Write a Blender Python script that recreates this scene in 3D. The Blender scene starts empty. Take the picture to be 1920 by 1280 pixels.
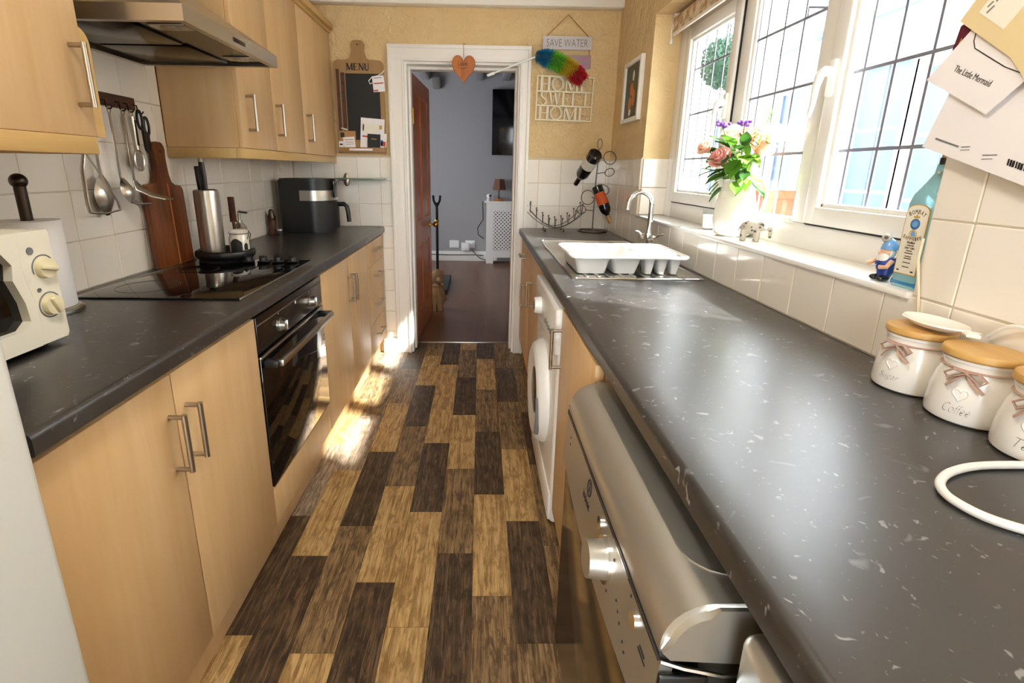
import bpy, bmesh, math, random
from mathutils import Vector, Matrix
R = math.radians
random.seed(7)
sc = bpy.context.scene
C = sc.collection
# ------------------------------------------------------------------ camera
cd = bpy.data.cameras.new('camera'); cam = bpy.data.objects.new('camera', cd); C.objects.link(cam)
def cam_basis(yaw, pitch, roll):
    cy, sy, cp, sp = math.cos(yaw), math.sin(yaw), math.cos(pitch), math.sin(pitch)
    f = Vector((sy*cp, cy*cp, -sp)); rt = Vector((cy, -sy, 0)); dn = f.cross(rt)
    cr, sr = math.cos(roll), math.sin(roll)
    return cr*rt+sr*dn, -sr*rt+cr*dn, f
rt, dn, fw = cam_basis(R(1.03), R(15.032), R(-.804))
m = Matrix((rt, -dn, -fw)).transposed().to_4x4(); m.translation = (0, 0, 1.317)
cam.matrix_world = m
cd.sensor_width = 36; cd.lens = 915.4/1920*36; cd.shift_x = 46/1920; cd.shift_y = -75/1920
cd.clip_start = .02; cd.clip_end = 100
sc.camera = cam
# ------------------------------------------------------------------ sky, sun, exposure
w = bpy.data.worlds.new('sky'); sc.world = w; w.use_nodes = True
bg = w.node_tree.nodes['Background']; bg.inputs[0].default_value = (.91, .955, 1, 1); bg.inputs[1].default_value = 5.2
sun_d = bpy.data.lights.new('sun', 'SUN'); sun_d.energy = 17; sun_d.angle = R(2.5); sun_d.color = (1, .975, .94)
sun = bpy.data.objects.new('sun', sun_d); C.objects.link(sun); sun.location = (3, -1, 4)
sun.rotation_euler = Vector((1.56, -.92, 1.68)).to_track_quat('Z', 'Y').to_euler()
sc.view_settings.view_transform = 'Standard'; sc.view_settings.look = 'None'
sc.view_settings.gamma = 1; sc.view_settings.use_curve_mapping = False
sc.view_settings.exposure = 1.3
sc.cycles.use_denoising = True
sc.cycles.max_bounces = 10; sc.cycles.diffuse_bounces = 6; sc.cycles.glossy_bounces = 5; sc.cycles.transparent_max_bounces = 12
sc.cycles.caustics_reflective = False; sc.cycles.caustics_refractive = False
sc.cycles.sample_clamp_indirect = 8
# ------------------------------------------------------------------ materials
def col(r, g=None, b=None):
    if g is None: r, g, b = r
    f = lambda c: (c/255/12.92 if c/255 <= .04045 else ((c/255+.055)/1.055)**2.4)
    return (f(r), f(g), f(b), 1)
def base(name, c, rough=.5, metal=0, spec=.5, coat=0, alpha=1, trans=0):
    mt = bpy.data.materials.new(name); mt.use_nodes = True
    b = mt.node_tree.nodes['Principled BSDF']
    b.inputs['Base Color'].default_value = c; b.inputs['Roughness'].default_value = rough
    b.inputs['Metallic'].default_value = metal; b.inputs['Specular IOR Level'].default_value = spec
    b.inputs['Coat Weight'].default_value = coat; b.inputs['Coat Roughness'].default_value = .1
    b.inputs['Transmission Weight'].default_value = trans
    return mt, mt.node_tree, b
def nd(nt, t, **k):
    n = nt.nodes.new(t)
    for a, v in k.items():
        if a.startswith('i_'):
            key = a[2:].replace('_', ' '); n.inputs[key].default_value = v
        else: setattr(n, a, v)
    return n
def coords(nt, scale=(1, 1, 1), rnd=0):
    tc = nd(nt, 'ShaderNodeTexCoord'); mp = nd(nt, 'ShaderNodeMapping')
    nt.links.new(tc.outputs['Object'], mp.inputs['Vector']); mp.inputs['Scale'].default_value = scale
    if rnd:
        oi = nd(nt, 'ShaderNodeObjectInfo'); mu = nd(nt, 'ShaderNodeMath', operation='MULTIPLY'); mu.inputs[1].default_value = rnd
        nt.links.new(oi.outputs['Random'], mu.inputs[0]); cb = nd(nt, 'ShaderNodeCombineXYZ')
        for i in range(3): nt.links.new(mu.outputs[0], cb.inputs[i])
        nt.links.new(cb.outputs[0], mp.inputs['Location'])
    return mp.outputs[0]
def ramp(nt, fac, stops):
    r = nd(nt, 'ShaderNodeValToRGB'); e = r.color_ramp.elements
    while len(e) < len(stops): e.new(.5)
    for k, (p, c) in enumerate(stops): e[k].position = p; e[k].color = c
    nt.links.new(fac, r.inputs[0]); return r.outputs[0]
def noise(nt, vec, scale, detail=4, rough=.55, dist=0):
    n = nd(nt, 'ShaderNodeTexNoise'); nt.links.new(vec, n.inputs['Vector'])
    n.inputs['Scale'].default_value = scale; n.inputs['Detail'].default_value = detail
    n.inputs['Roughness'].default_value = rough; n.inputs['Distortion'].default_value = dist
    return n.outputs[0]
def bump(nt, b, h, strength=.3, dist=.01):
    n = nd(nt, 'ShaderNodeBump'); n.inputs['Strength'].default_value = strength; n.inputs['Distance'].default_value = dist
    nt.links.new(h, n.inputs['Height']); nt.links.new(n.outputs[0], b.inputs['Normal'])
def mix(nt, fac, a, b, mode='MIX'):
    n = nd(nt, 'ShaderNodeMix', data_type='RGBA', blend_type=mode)
    for s, v in ((0, fac), (6, a), (7, b)):
        if hasattr(v, 'is_output'): nt.links.new(v, n.inputs[s])
        else: n.inputs[s].default_value = v
    return n.outputs[2]
M = {}
def plain(name, c, rough=.5, metal=0, **k): M[name] = base(name, col(c), rough, metal, **k)[0]
def wood(name, c1, c2, axis='z', rough=.45, fine=1.0, coat=0, rnd=40, contrast=1):
    mt, nt, b = base(name, col(c1), rough, coat=coat)
    s = {'x': (1.2, 14, 14), 'y': (14, 1.2, 14), 'z': (14, 14, 1.2)}[axis]
    v = coords(nt, tuple(k*fine for k in s), rnd)
    n1 = noise(nt, v, 1.0, 5, .6, .6)
    n2 = noise(nt, v, 5.0, 3, .5)
    c = ramp(nt, n1, [(.5-.2*contrast, col(c1)), (.5+.2*contrast, col(c2))])
    c = mix(nt, .25, c, ramp(nt, n2, [(.35, col(c1)), (.65, col(c2))]))
    nt.links.new(c, b.inputs['Base Color'])
    M[name] = mt
wood('beech', (223, 189, 144), (207, 168, 116), 'z', .40, .6)
wood('beech_rail', (216, 182, 122), (202, 164, 102), 'y', .42)
wood('pine_door', (190, 100, 34), (140, 62, 18), 'z', .35, coat=.2)
wood('board_walnut', (142, 78, 38), (70, 30, 14), 'z', .35, .8, contrast=.8)
wood('board_pale', (186, 120, 66), (160, 92, 48), 'z', .35)
wood('tan_wood', (170, 134, 88), (150, 114, 72), 'z', .6)
wood('bamboo', (222, 180, 110), (196, 150, 82), 'y', .4)
wood('heart_wood', (194, 116, 42), (164, 86, 26), 'z', .5)
wood('laminate_dark', (122, 82, 56), (98, 64, 43), 'y', .3, 1.0, contrast=.7)
wood('rail_brown', (88, 52, 40), (62, 34, 26), 'y', .5)
plain('plastic_white', (240, 240, 238), .3); plain('upvc', (238, 237, 234), .25)
plain('paint_white', (240, 236, 230), .4); plain('paint_cream', (232, 220, 190), .5)
plain('fridge_white', (226, 229, 226), .3)
plain('microwave_cream', (243, 240, 226), .32); plain('knob_cream', (238, 230, 196), .35)
plain('black_gloss', (10, 10, 11), .05, spec=.6); plain('black_plastic', (18, 18, 19), .35); plain('black_matt', (15, 15, 16), .6)
plain('dark_screen', (8, 8, 9), .12); plain('grey_print', (120, 122, 126), .5); plain('ink', (30, 30, 32), .6); plain('ink_brown', (82, 58, 44), .6)
plain('ceramic', (238, 234, 222), .12, coat=.5); plain('ceramic_white', (244, 242, 238), .2, coat=.3)
plain('chrome', (225, 226, 228), .08, 1); plain('steel', (190, 186, 178), .28, 1); plain('nickel', (176, 166, 150), .32, 1)
plain('dark_steel', (70, 62, 55), .3, 1); plain('lead', (138, 142, 160), .45, .2); plain('wire', (120, 116, 112), .3, 1)
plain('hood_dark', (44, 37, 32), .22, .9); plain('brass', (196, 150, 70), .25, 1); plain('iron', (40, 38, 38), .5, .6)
plain('silver_paint', (196, 193, 186), .34, .85); plain('silver_dark', (60, 58, 54), .35, .3); plain('rubber_grey', (120, 118, 114), .6)
plain('grout', (206, 196, 178), .8); plain('rope', (160, 118, 66), .9); plain('ribbon', (178, 148, 134), .5)
plain('paper', (240, 237, 240), .7); plain('paper_warm', (226, 206, 160), .7); plain('label_white', (240, 236, 222), .6); plain('kraft', (180, 136, 88), .8)
plain('print_red', (196, 70, 60), .6); plain('print_gold', (196, 158, 70), .45); plain('print_blue', (72, 120, 170), .5); plain('maroon', (92, 20, 40), .5)
plain('purple_sign', (172, 150, 164), .7); plain('grey_sign', (206, 200, 204), .7); plain('pink_print', (214, 120, 150), .7)
plain('lamp_shade', (112, 74, 58), .8); plain('grey_wall', (160, 158, 160), .8); plain('ceiling_white', (238, 234, 224), .8)
plain('towel_roll', (238, 238, 240), .9); plain('green_leaf', (86, 132, 40), .45); plain('green_dark', (52, 92, 34), .45); plain('green_pale', (150, 190, 80), .5)
plain('rose_pink', (250, 200, 192), .6); plain('rose_white', (250, 244, 230), .6); plain('rose_peach', (248, 218, 196), .6); plain('statice', (150, 100, 190), .7)
plain('blue_ceramic', (40, 66, 150), .2, coat=.5); plain('blue_pale', (120, 170, 225), .2); plain('skin_ceramic', (228, 180, 150), .3)
plain('sapphire_glass', (160, 220, 238), .08, trans=.3); plain('sapphire_deep', (70, 150, 205), .08, trans=.25)
plain('wine_glass', (20, 18, 14), .06); plain('wine_label', (214, 208, 198), .6); plain('orange_label', (214, 92, 40), .6); plain('cork_gold', (190, 150, 90), .4)
plain('terracotta', (150, 76, 48), .8); plain('render_white', (246, 246, 248), .8); plain('patio', (196, 190, 184), .9)
plain('window_blue', (58, 76, 106), .2, spec=.4); plain('curtain_pale', (104, 126, 152), .8); plain('topiary_green', (44, 78, 58), .6); plain('bin_blue', (92, 112, 142), .5)
plain('fluff_blue', (20, 120, 170), .9); plain('fluff_green', (100, 190, 50), .9); plain('fluff_yellow', (210, 180, 40), .9); plain('fluff_red', (190, 24, 44), .9)
plain('wax', (250, 246, 232), .5); plain('fawn', (150, 116, 82), .9); plain('slate', (58, 58, 62), .6); plain('cork_board', (40, 26, 20), .4)
plain('olive', (92, 92, 70), .6); plain('art_orange', (200, 120, 60), .6)
def mat_glass(name, gloss):
    mt = bpy.data.materials.new(name); mt.use_nodes = True; nt = mt.node_tree; nt.nodes.clear()
    o = nd(nt, 'ShaderNodeOutputMaterial'); mx = nd(nt, 'ShaderNodeMixShader'); t = nd(nt, 'ShaderNodeBsdfTransparent'); g = nd(nt, 'ShaderNodeBsdfGlossy')
    g.inputs['Roughness'].default_value = .02; f = nd(nt, 'ShaderNodeFresnel'); f.inputs[0].default_value = gloss
    ge = nd(nt, 'ShaderNodeNewGeometry'); iv = nd(nt, 'ShaderNodeMath', operation='SUBTRACT'); iv.inputs[0].default_value = 1; nt.links.new(ge.outputs['Backfacing'], iv.inputs[1])
    mu = nd(nt, 'ShaderNodeMath', operation='MULTIPLY'); nt.links.new(f.outputs[0], mu.inputs[0]); nt.links.new(iv.outputs[0], mu.inputs[1])
    nt.links.new(mu.outputs[0], mx.inputs[0]); nt.links.new(t.outputs[0], mx.inputs[1]); nt.links.new(g.outputs[0], mx.inputs[2]); nt.links.new(mx.outputs[0], o.inputs[0])
    t.inputs[0].default_value = (.96, .98, .98, 1); M[name] = mt
mat_glass('glass_pane', 1.3); mat_glass('glass_jar', 1.35)
# cream textured plaster
mt, nt, b = base('plaster', col(228, 200, 150), .85); v = coords(nt)
h = noise(nt, v, 13, 6, .62, .5); h2 = noise(nt, v, 5, 3)
nt.links.new(mix(nt, h2, col(232, 206, 158), col(220, 188, 136)), b.inputs['Base Color'])
bump(nt, b, h, .8, .035); M['plaster'] = mt
# glazed wall tile
mt, nt, b = base('tile_glaze', col(236, 229, 214), .14, coat=.3); oi = nd(nt, 'ShaderNodeObjectInfo')
nt.links.new(mix(nt, oi.outputs['Random'], col(247, 242, 234), col(240, 233, 222)), b.inputs['Base Color'])
v = coords(nt, (1, 1, 1), 9); bump(nt, b, noise(nt, v, 9, 2), .06, .02); M['tile_glaze'] = mt
# speckled laminate worktop
mt, nt, b = base('worktop', col(40, 37, 36), .36, spec=.9, coat=.3); v = coords(nt)
n0 = noise(nt, v, 6, 5, .6); base_c = mix(nt, n0, col(24, 22, 22), col(48, 46, 45))
fl = None
for sc_, lo, hi, c in ((50, .685, .73, (128, 128, 132)), (22, .69, .74, (98, 99, 104)), (120, .69, .74, (104, 103, 102))):
    s = ramp(nt, noise(nt, v, sc_, 2.2, .45, .7), [(lo, (0, 0, 0, 1)), (hi, (1, 1, 1, 1))])
    base_c = mix(nt, s, base_c, col(c))
nt.links.new(base_c, b.inputs['Base Color']); b.inputs['Coat Roughness'].default_value = .24; M['worktop'] = mt
# vinyl floor planks, three tones
def plank(name, c1, c2, c3):
    mt, nt, b = base(name, col(c1), .42, spec=.4)
    v = coords(nt, (75, 5, 75), 60); g = noise(nt, v, 1.2, 8, .72, .8)
    v2 = coords(nt, (24, 7, 24), 33); blot = noise(nt, v2, 1.6, 8, .7, .5)
    v3 = coords(nt, (9, 2.0, 9), 21); wv = nd(nt, 'ShaderNodeTexWave', wave_type='RINGS', rings_direction='X'); nt.links.new(v3, wv.inputs['Vector'])
    wv.inputs['Scale'].default_value = 2.4; wv.inputs['Distortion'].default_value = 7; wv.inputs['Detail'].default_value = 2
    c = ramp(nt, g, [(.40, col(c2)), (.5, col(c1)), (.60, col(c3))])
    c = mix(nt, ramp(nt, blot, [(.5, (0, 0, 0, 1)), (.6, (.85, .85, .85, 1))]), c, col(c2))
    c = mix(nt, ramp(nt, wv.outputs[1], [(.1, (.16, .16, .16, 1)), (.5, (0, 0, 0, 1))]), c, col(c3), 'MIX')
    nt.links.new(c, b.inputs['Base Color']); bump(nt, b, g, .1, .002); M[name] = mt
plank('plank_light', (184, 150, 98), (138, 106, 64), (208, 176, 124))
plank('plank_mid', (128, 102, 71), (80, 62, 44), (166, 138, 98))
plank('plank_dark', (76, 58, 43), (48, 37, 29), (118, 95, 70))
plank('plank_grey', (150, 130, 108), (110, 94, 78), (184, 166, 144))
# brushed oven steel
mt, nt, b = base('oven_panel', col(58, 50, 46), .22, .7); M['oven_panel'] = mt
# soapstone with dark spots
mt, nt, b = base('soapstone', col(196, 188, 174), .5); v = coords(nt)
vo = nd(nt, 'ShaderNodeTexVoronoi'); nt.links.new(v, vo.inputs['Vector']); vo.inputs['Scale'].default_value = 70
nt.links.new(ramp(nt, vo.outputs[0], [(.25, col(90, 84, 80)), (.34, col(196, 188, 174))]), b.inputs['Base Color']); M['soapstone'] = mt
# floral blind
mt, nt, b = base('blind_fabric', col(206, 184, 150), .9); v = coords(nt)
nt.links.new(ramp(nt, noise(nt, v, 26, 4), [(.4, col(226, 210, 184)), (.6, col(176, 140, 92))]), b.inputs['Base Color']); M['blind_fabric'] = mt
for nm in ('rose_pink', 'rose_white', 'rose_peach', 'green_leaf', 'green_dark', 'green_pale', 'statice'):
    nt = M[nm].node_tree; b = nt.nodes['Principled BSDF']; o = nt.nodes['Material Output']; t = nd(nt, 'ShaderNodeBsdfTranslucent'); t.inputs[0].default_value = b.inputs['Base Color'].default_value
    mx = nd(nt, 'ShaderNodeMixShader'); mx.inputs[0].default_value = .4; nt.links.new(b.outputs[0], mx.inputs[1]); nt.links.new(t.outputs[0], mx.inputs[2]); nt.links.new(mx.outputs[0], o.inputs[0])
# ------------------------------------------------------------------ mesh helpers
class MB:
    def __init__(s): s.bm = bmesh.new(); s.mark_n = 0
    def _new(s, fn):
        old = set(s.bm.verts); fn(); return [v for v in s.bm.verts if v not in old]
    def box(s, x0, x1, y0, y1, z0, z1, bev=0, seg=2):
        mtx = Matrix.Translation(((x0+x1)/2, (y0+y1)/2, (z0+z1)/2)) @ Matrix.Diagonal((abs(x1-x0), abs(y1-y0), abs(z1-z0), 1))
        r = bmesh.ops.create_cube(s.bm, size=1, matrix=mtx)
        if bev:
            es = {e for v in r['verts'] for e in v.link_edges}
            bmesh.ops.bevel(s.bm, geom=list(es), offset=bev, segments=seg, affect='EDGES', profile=.5)
        return s
    def cyl(s, p0, p1, r0, r1=None, n=20):
        p0, p1 = Vector(p0), Vector(p1); d = p1-p0; L = d.length
        mtx = Matrix.Translation((p0+p1)/2) @ d.to_track_quat('Z', 'Y').to_matrix().to_4x4()
        bmesh.ops.create_cone(s.bm, cap_ends=True, segments=n, radius1=r0, radius2=r0 if r1 is None else max(r1, 1e-5), depth=L, matrix=mtx)
        return s
    def sph(s, c, r, sc=(1, 1, 1), u=16, v=10):
        bmesh.ops.create_uvsphere(s.bm, u_segments=u, v_segments=v, radius=r, matrix=Matrix.Translation(c) @ Matrix.Diagonal((*sc, 1)))
        return s
    def tube(s, pts, r, n=8, closed=False, rr=None, flat=None):
        pts = [Vector(p) for p in pts]; N = len(pts); rings = []
        up = Vector((0, 0, 1)); prev = None
        for i, p in enumerate(pts):
            a = pts[(i-1) % N] if (closed or i) else p; b2 = pts[(i+1) % N] if (closed or i < N-1) else p
            t = (b2-a).normalized()
            if prev is None:
                x = t.cross(up)
                if x.length < .2: x = t.cross(Vector((0, 1, 0)))
                x.normalize()
            else: x = (prev - t*prev.dot(t)).normalized()
            prev = x; y = t.cross(x); q = rr[i] if rr else r
            fy = flat if flat else 1
            rings.append([s.bm.verts.new(p + x*q*math.cos(k*math.tau/n) + y*q*fy*math.sin(k*math.tau/n)) for k in range(n)])
        for i in range(N if closed else N-1):
            A, B = rings[i], rings[(i+1) % N]
            for k in range(n):
                try: s.bm.faces.new((A[k], A[(k+1) % n], B[(k+1) % n], B[k]))
                except ValueError: pass
        if not closed:
            s.bm.faces.new(rings[0][::-1]); s.bm.faces.new(rings[-1])
        return s
    def lathe(s, prof, c=(0, 0, 0), n=32):
        rings = []
        for r, z in prof:
            if r < 1e-6: rings.append([s.bm.verts.new((c[0], c[1], c[2]+z))])
            else: rings.append([s.bm.verts.new((c[0]+r*math.cos(k*math.tau/n), c[1]+r*math.sin(k*math.tau/n), c[2]+z)) for k in range(n)])
        for A, B in zip(rings, rings[1:]):
            for k in range(n):
                a0, a1 = A[k % len(A)], A[(k+1) % len(A)]; b0, b1 = B[k % len(B)], B[(k+1) % len(B)]
                f = [a0]
                for q in (a1, b1, b0):
                    if q not in f: f.append(q)
                if len(f) > 2:
                    try: s.bm.faces.new(f)
                    except ValueError: pass
        return s
    def prism(s, poly, plane, a0, a1):
        mk = {'yz': lambda u, v, a: (a, u, v), 'xz': lambda u, v, a: (u, a, v), 'xy': lambda u, v, a: (u, v, a)}[plane]
        A = [s.bm.verts.new(mk(u, v, a0)) for u, v in poly]; B = [s.bm.verts.new(mk(u, v, a1)) for u, v in poly]
        s.bm.faces.new(A); s.bm.faces.new(B[::-1]); n = len(poly)
        for k in range(n): s.bm.faces.new((A[k], B[k], B[(k+1) % n], A[(k+1) % n]))
        return s
    def quadgrid(s, f, nu, nv):
        g = [[s.bm.verts.new(f(i/nu, j/nv)) for j in range(nv+1)] for i in range(nu+1)]
        for i in range(nu):
            for j in range(nv): s.bm.faces.new((g[i][j], g[i+1][j], g[i+1][j+1], g[i][j+1]))
        return s
    def text(s, body, w, h, mtx, depth=.0006, spacing=1, thin=0, shear=0):
        cu = bpy.data.curves.new('t', 'FONT'); cu.body = body; cu.size = 1; cu.extrude = 0; cu.space_character = spacing; cu.offset = -thin; cu.shear = shear
        cu.align_x = 'CENTER'; cu.align_y = 'CENTER'; cu.resolution_u = 3
        o = bpy.data.objects.new('t', cu); C.objects.link(o); dg = bpy.context.evaluated_depsgraph_get()
        me = bpy.data.meshes.new_from_object(o.evaluated_get(dg)); bpy.data.objects.remove(o); bpy.data.curves.remove(cu)
        xs = [v.co.x for v in me.vertices]; ys = [v.co.y for v in me.vertices]
        sx = w/(max(xs)-min(xs)); sy = h/(max(ys)-min(ys)) if h else sx
        me.transform(Matrix.Diagonal((sx, sy, 1, 1)) @ Matrix.Translation((-(max(xs)+min(xs))/2, -(max(ys)+min(ys))/2, 0)))
        t = bmesh.new(); t.from_mesh(me); bpy.data.meshes.remove(me)
        g = bmesh.ops.extrude_face_region(t, geom=t.faces[:]); bmesh.ops.translate(t, verts=[v for v in g['geom'] if isinstance(v, bmesh.types.BMVert)], vec=(0, 0, depth))
        t.transform(mtx); me2 = bpy.data.meshes.new('tt'); t.to_mesh(me2); t.free(); s.bm.from_mesh(me2); bpy.data.meshes.remove(me2)
        return s
    def xf(s, mtx): s.bm.transform(mtx); return s
def frame(o, right, up, nrm):
    mt = Matrix((Vector(right), Vector(up), Vector(nrm))).transposed().to_4x4(); mt.translation = o; return mt
def f_end(x, y, z, ang=0): return Matrix.Translation((x, y, z)) @ Matrix.Rotation(-ang, 4, 'Y') @ frame((0, 0, 0), (1, 0, 0), (0, 0, 1), (0, -1, 0))
def f_left(x, y, z): return frame((x, y, z), (0, 1, 0), (0, 0, 1), (1, 0, 0))
def f_right(x, y, z): return frame((x, y, z), (0, -1, 0), (0, 0, 1), (-1, 0, 0))
def obj(name, mb, mat, parent=None, smooth=40, local=False):
    bmesh.ops.recalc_face_normals(mb.bm, faces=mb.bm.faces[:])
    me = bpy.data.meshes.new(name); mb.bm.to_mesh(me); mb.bm.free()
    me.materials.append(M[mat])
    if smooth:
        me.polygons.foreach_set('use_smooth', [True]*len(me.polygons)); me.set_sharp_from_angle(angle=R(smooth))
    o = bpy.data.objects.new(name, me); C.objects.link(o)
    if parent:
        if not local: me.transform(Matrix.Translation(-Vector(parent['_w'])))
        o.parent = parent; o['_w'] = tuple(parent['_w'])
    else: o['_w'] = (0., 0., 0.)
    return o
def thing(name, label, cat, loc, group=None, rot=(0, 0, 0)):
    o = bpy.data.objects.new(name, None); C.objects.link(o); o.location = loc; o.rotation_euler = rot; o['_w'] = tuple(float(k) for k in loc)
    o.empty_display_size = .05
    o['label'] = label; o['category'] = cat
    if group: o['group'] = group
    return o
def tag(o, label, cat, group=None):
    o['label'] = label; o['category'] = cat
    if group: o['group'] = group
    return o
def struct(o, label=None):
    o['kind'] = 'structure'
    if label: o['label'] = label
    return o
def inst(src, name, parent, loc, rot=(0, 0, 0), mat=None):
    o = bpy.data.objects.new(name, src); C.objects.link(o); o.parent = parent
    o.location = Vector(loc)-Vector(parent['_w']); o.rotation_euler = rot; o['_w'] = tuple(parent['_w']); return o
def mesh(name, mb, mat):
    bmesh.ops.recalc_face_normals(mb.bm, faces=mb.bm.faces[:]); me = bpy.data.meshes.new(name); mb.bm.to_mesh(me); mb.bm.free(); me.materials.append(M[mat]); return me
def arc(c, r, a0, a1, n, plane='xz', o=0):
    out = []
    for k in range(n+1):
        a = R(a0+(a1-a0)*k/n); u, v = c[0]+r*math.cos(a), c[1]+r*math.sin(a)
        out.append((u, v) if plane == '2' else (u, o, v) if plane == 'xz' else (o, u, v) if plane == 'yz' else (u, v, o))
    return out
def smooth_path(P, n=6):
    P = [Vector(p) for p in P]; out = []
    for i in range(len(P)-1):
        a, b, c, d = P[max(i-1, 0)], P[i], P[i+1], P[min(i+2, len(P)-1)]
        for k in range(n):
            t = k/n; out.append(.5*((2*b)+(c-a)*t+(2*a-5*b+4*c-d)*t*t+(3*b-a-3*c+d)*t**3))
    return out+[P[-1]]
def rrect(x0, x1, y0, y1, r, n=4):
    return arc((x1-r, y1-r), r, 0, 90, n, '2')+arc((x0+r, y1-r), r, 90, 180, n, '2')+arc((x0+r, y0+r), r, 180, 270, n, '2')+arc((x1-r, y0+r), r, 270, 360, n, '2')
# ================================================================== STRUCTURE
WZ = .93                                                             # worktop height
floor = struct(obj('floor', MB().box(-1.30, .95, -1.6, 3.64, -.06, -.004), 'plank_dark'))
full = {}
def plank_mesh(tone):
    if tone not in full: full[tone] = mesh('plank', MB().box(-.0633, .0633, -.2535, .2535, -.004, 0), 'plank_'+tone)
    return full[tone]
PC = {  # column: first joint, tones from the doorway towards the camera
 0: (3.30, 'dark light mid dark light mid dark light mid light'), -1: (3.481, 'light mid dark light mid dark light mid dark mid'),
 1: (3.138, 'mid dark mid light dark mid light mid dark'), -2: (3.190, 'dark light light dark light light mid dark light'),
 -3: (3.354, 'mid light dark mid light dark mid light mid dark'), -4: (3.110, 'dark mid light dark mid light dark mid light'),
 -5: (2.960, 'grey mid grey light dark mid light dark'), -6: (3.166, 'grey mid light grey dark light mid grey light'), 2: (3.010, 'mid mid dark mid mid grey dark mid'), 3: (3.2, 'mid mid mid dark mid mid mid mid')}
for k, (y0, tones) in PC.items():
    xc = -.013+.1275*k+.06375; top = 3.64; L = .5085; tl = tones.split(); i = 0
    lo = y0
    while top > -1.6:
        lo = max(lo, -1.6); tone = tl[i % len(tl)]; yc = (top+lo)/2
        if abs(top-lo-L) < .012: inst(plank_mesh(tone), 'plank', floor, (xc, yc, 0))
        else:
            h = (top-lo)/2-.0006; inst(mesh('plank', MB().box(-.0633, .0633, -h, h, -.004, 0), 'plank_'+tone), 'plank', floor, (xc, yc, 0))
        top = lo; lo = top-L; i += 1
struct(obj('floor_living_room', MB().box(-2.4, 1.14, 3.641, 7.3, -.06, .004), 'laminate_dark'))
struct(obj('trim_threshold', MB().box(-.50, .256, 3.632, 3.652, 0, .008, .003), 'steel'))
struct(obj('ceiling', MB().box(-1.36, 1.3, -1.7, 3.64, 2.42, 2.5), 'ceiling_white'))
struct(obj('trim_beam', MB().box(-1.27, .885, 3.37, 3.44, 2.298, 2.42, .008), 'ceiling_white'))
# walls
wl = struct(obj('wall_left', MB().box(-1.4, -1.27, -1.6, 3.64, 0, 2.42), 'plaster'))
m = MB(); X0, X1 = .883, 1.14; WY0, WY1, WZ0, WZ1 = .945, 2.75, 1.074, 2.09
m.box(X0, X1, -1.6, WY0, 0, 2.42).box(X0, X1, WY1, 3.64, 0, 2.42).box(X0, X1, WY0, WY1, 0, WZ0).box(X0, X1, WY0, WY1, WZ1, 2.42)
wr = struct(obj('wall_right', m, 'plaster'))
m = MB(); OX0, OX1, OZ = -.505, .262, 1.995
m.box(-1.40, OX0, 3.44, 3.64, 0, 2.42).box(OX1, 1.14, 3.44, 3.64, 0, 2.42).box(OX0, OX1, 3.44, 3.64, OZ, 2.42)
we = struct(obj('wall_far', m, 'plaster'))
m = MB(); m.box(-1.36, -.70, -1.7, -1.6, 0, 2.42).box(.30, 1.14, -1.7, -1.6, 0, 2.42).box(-.70, .30, -1.7, -1.6, 2.15, 2.42)
struct(obj('wall_near', m, 'plaster'))
d2 = struct(obj('door_added', MB().box(-.70, -.62, -1.68, -1.62, 0, 2.15).box(.22, .30, -1.68, -1.62, 0, 2.15).box(-.62, .22, -1.68, -1.62, 2.07, 2.15).box(-.62, .22, -1.68, -1.62, 0, .16), 'upvc'))  # glazed door added behind the camera to let more daylight in
obj('pane', MB().box(-.62, .22, -1.653, -1.647, .16, 2.07), 'glass_pane', d2)
# living room shell
m = MB(); m.box(1.14, 1.24, 3.64, 7.34, 0, 2.62)
struct(obj('wall_living_right', m, 'grey_wall'))
struct(obj('wall_living_far', MB().box(-2.4, 1.14, 7.234, 7.34, 0, 2.62), 'grey_wall'))
struct(obj('wall_living_left', MB().box(-2.5, -2.38, 3.64, 4.7, 0, 2.62).box(-2.5, -2.38, 6.3, 7.3, 0, 2.62).box(-2.5, -2.38, 4.7, 6.3, 0, .7).box(-2.5, -2.38, 4.7, 6.3, 2.1, 2.62), 'grey_wall'))
struct(obj('window_added', MB().box(-2.47, -2.41, 4.7, 4.77, .7, 2.1).box(-2.47, -2.41, 6.23, 6.3, .7, 2.1).box(-2.47, -2.41, 4.77, 6.23, .7, .77).box(-2.47, -2.41, 4.77, 6.23, 2.03, 2.1).box(-2.47, -2.41, 5.46, 5.54, .77, 2.03), 'upvc'))  # unseen side window, added to brighten the living room
struct(obj('wall_living_near', MB().box(-2.4, -.56, 3.642, 3.66, 0, 2.62).box(.33, 1.14, 3.642, 3.66, 0, 2.62).box(-.56, .33, 3.642, 3.66, 2.06, 2.62), 'grey_wall'))
struct(obj('ceiling_living_room', MB().box(-2.5, 1.24, 3.64, 7.34, 2.62, 2.7), 'grey_wall'))
for i, x in enumerate((-1.5, -.75, -.02, .34, .9)): struct(obj('trim_joist', MB().box(x-.05, x+.05, 3.7, 7.23, 2.5, 2.62, .008), 'grey_wall'))
struct(obj('baseboard_living_room', MB().box(-2.38, 1.14, 7.214, 7.234, .004, .15, .004), 'paint_white'))
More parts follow.
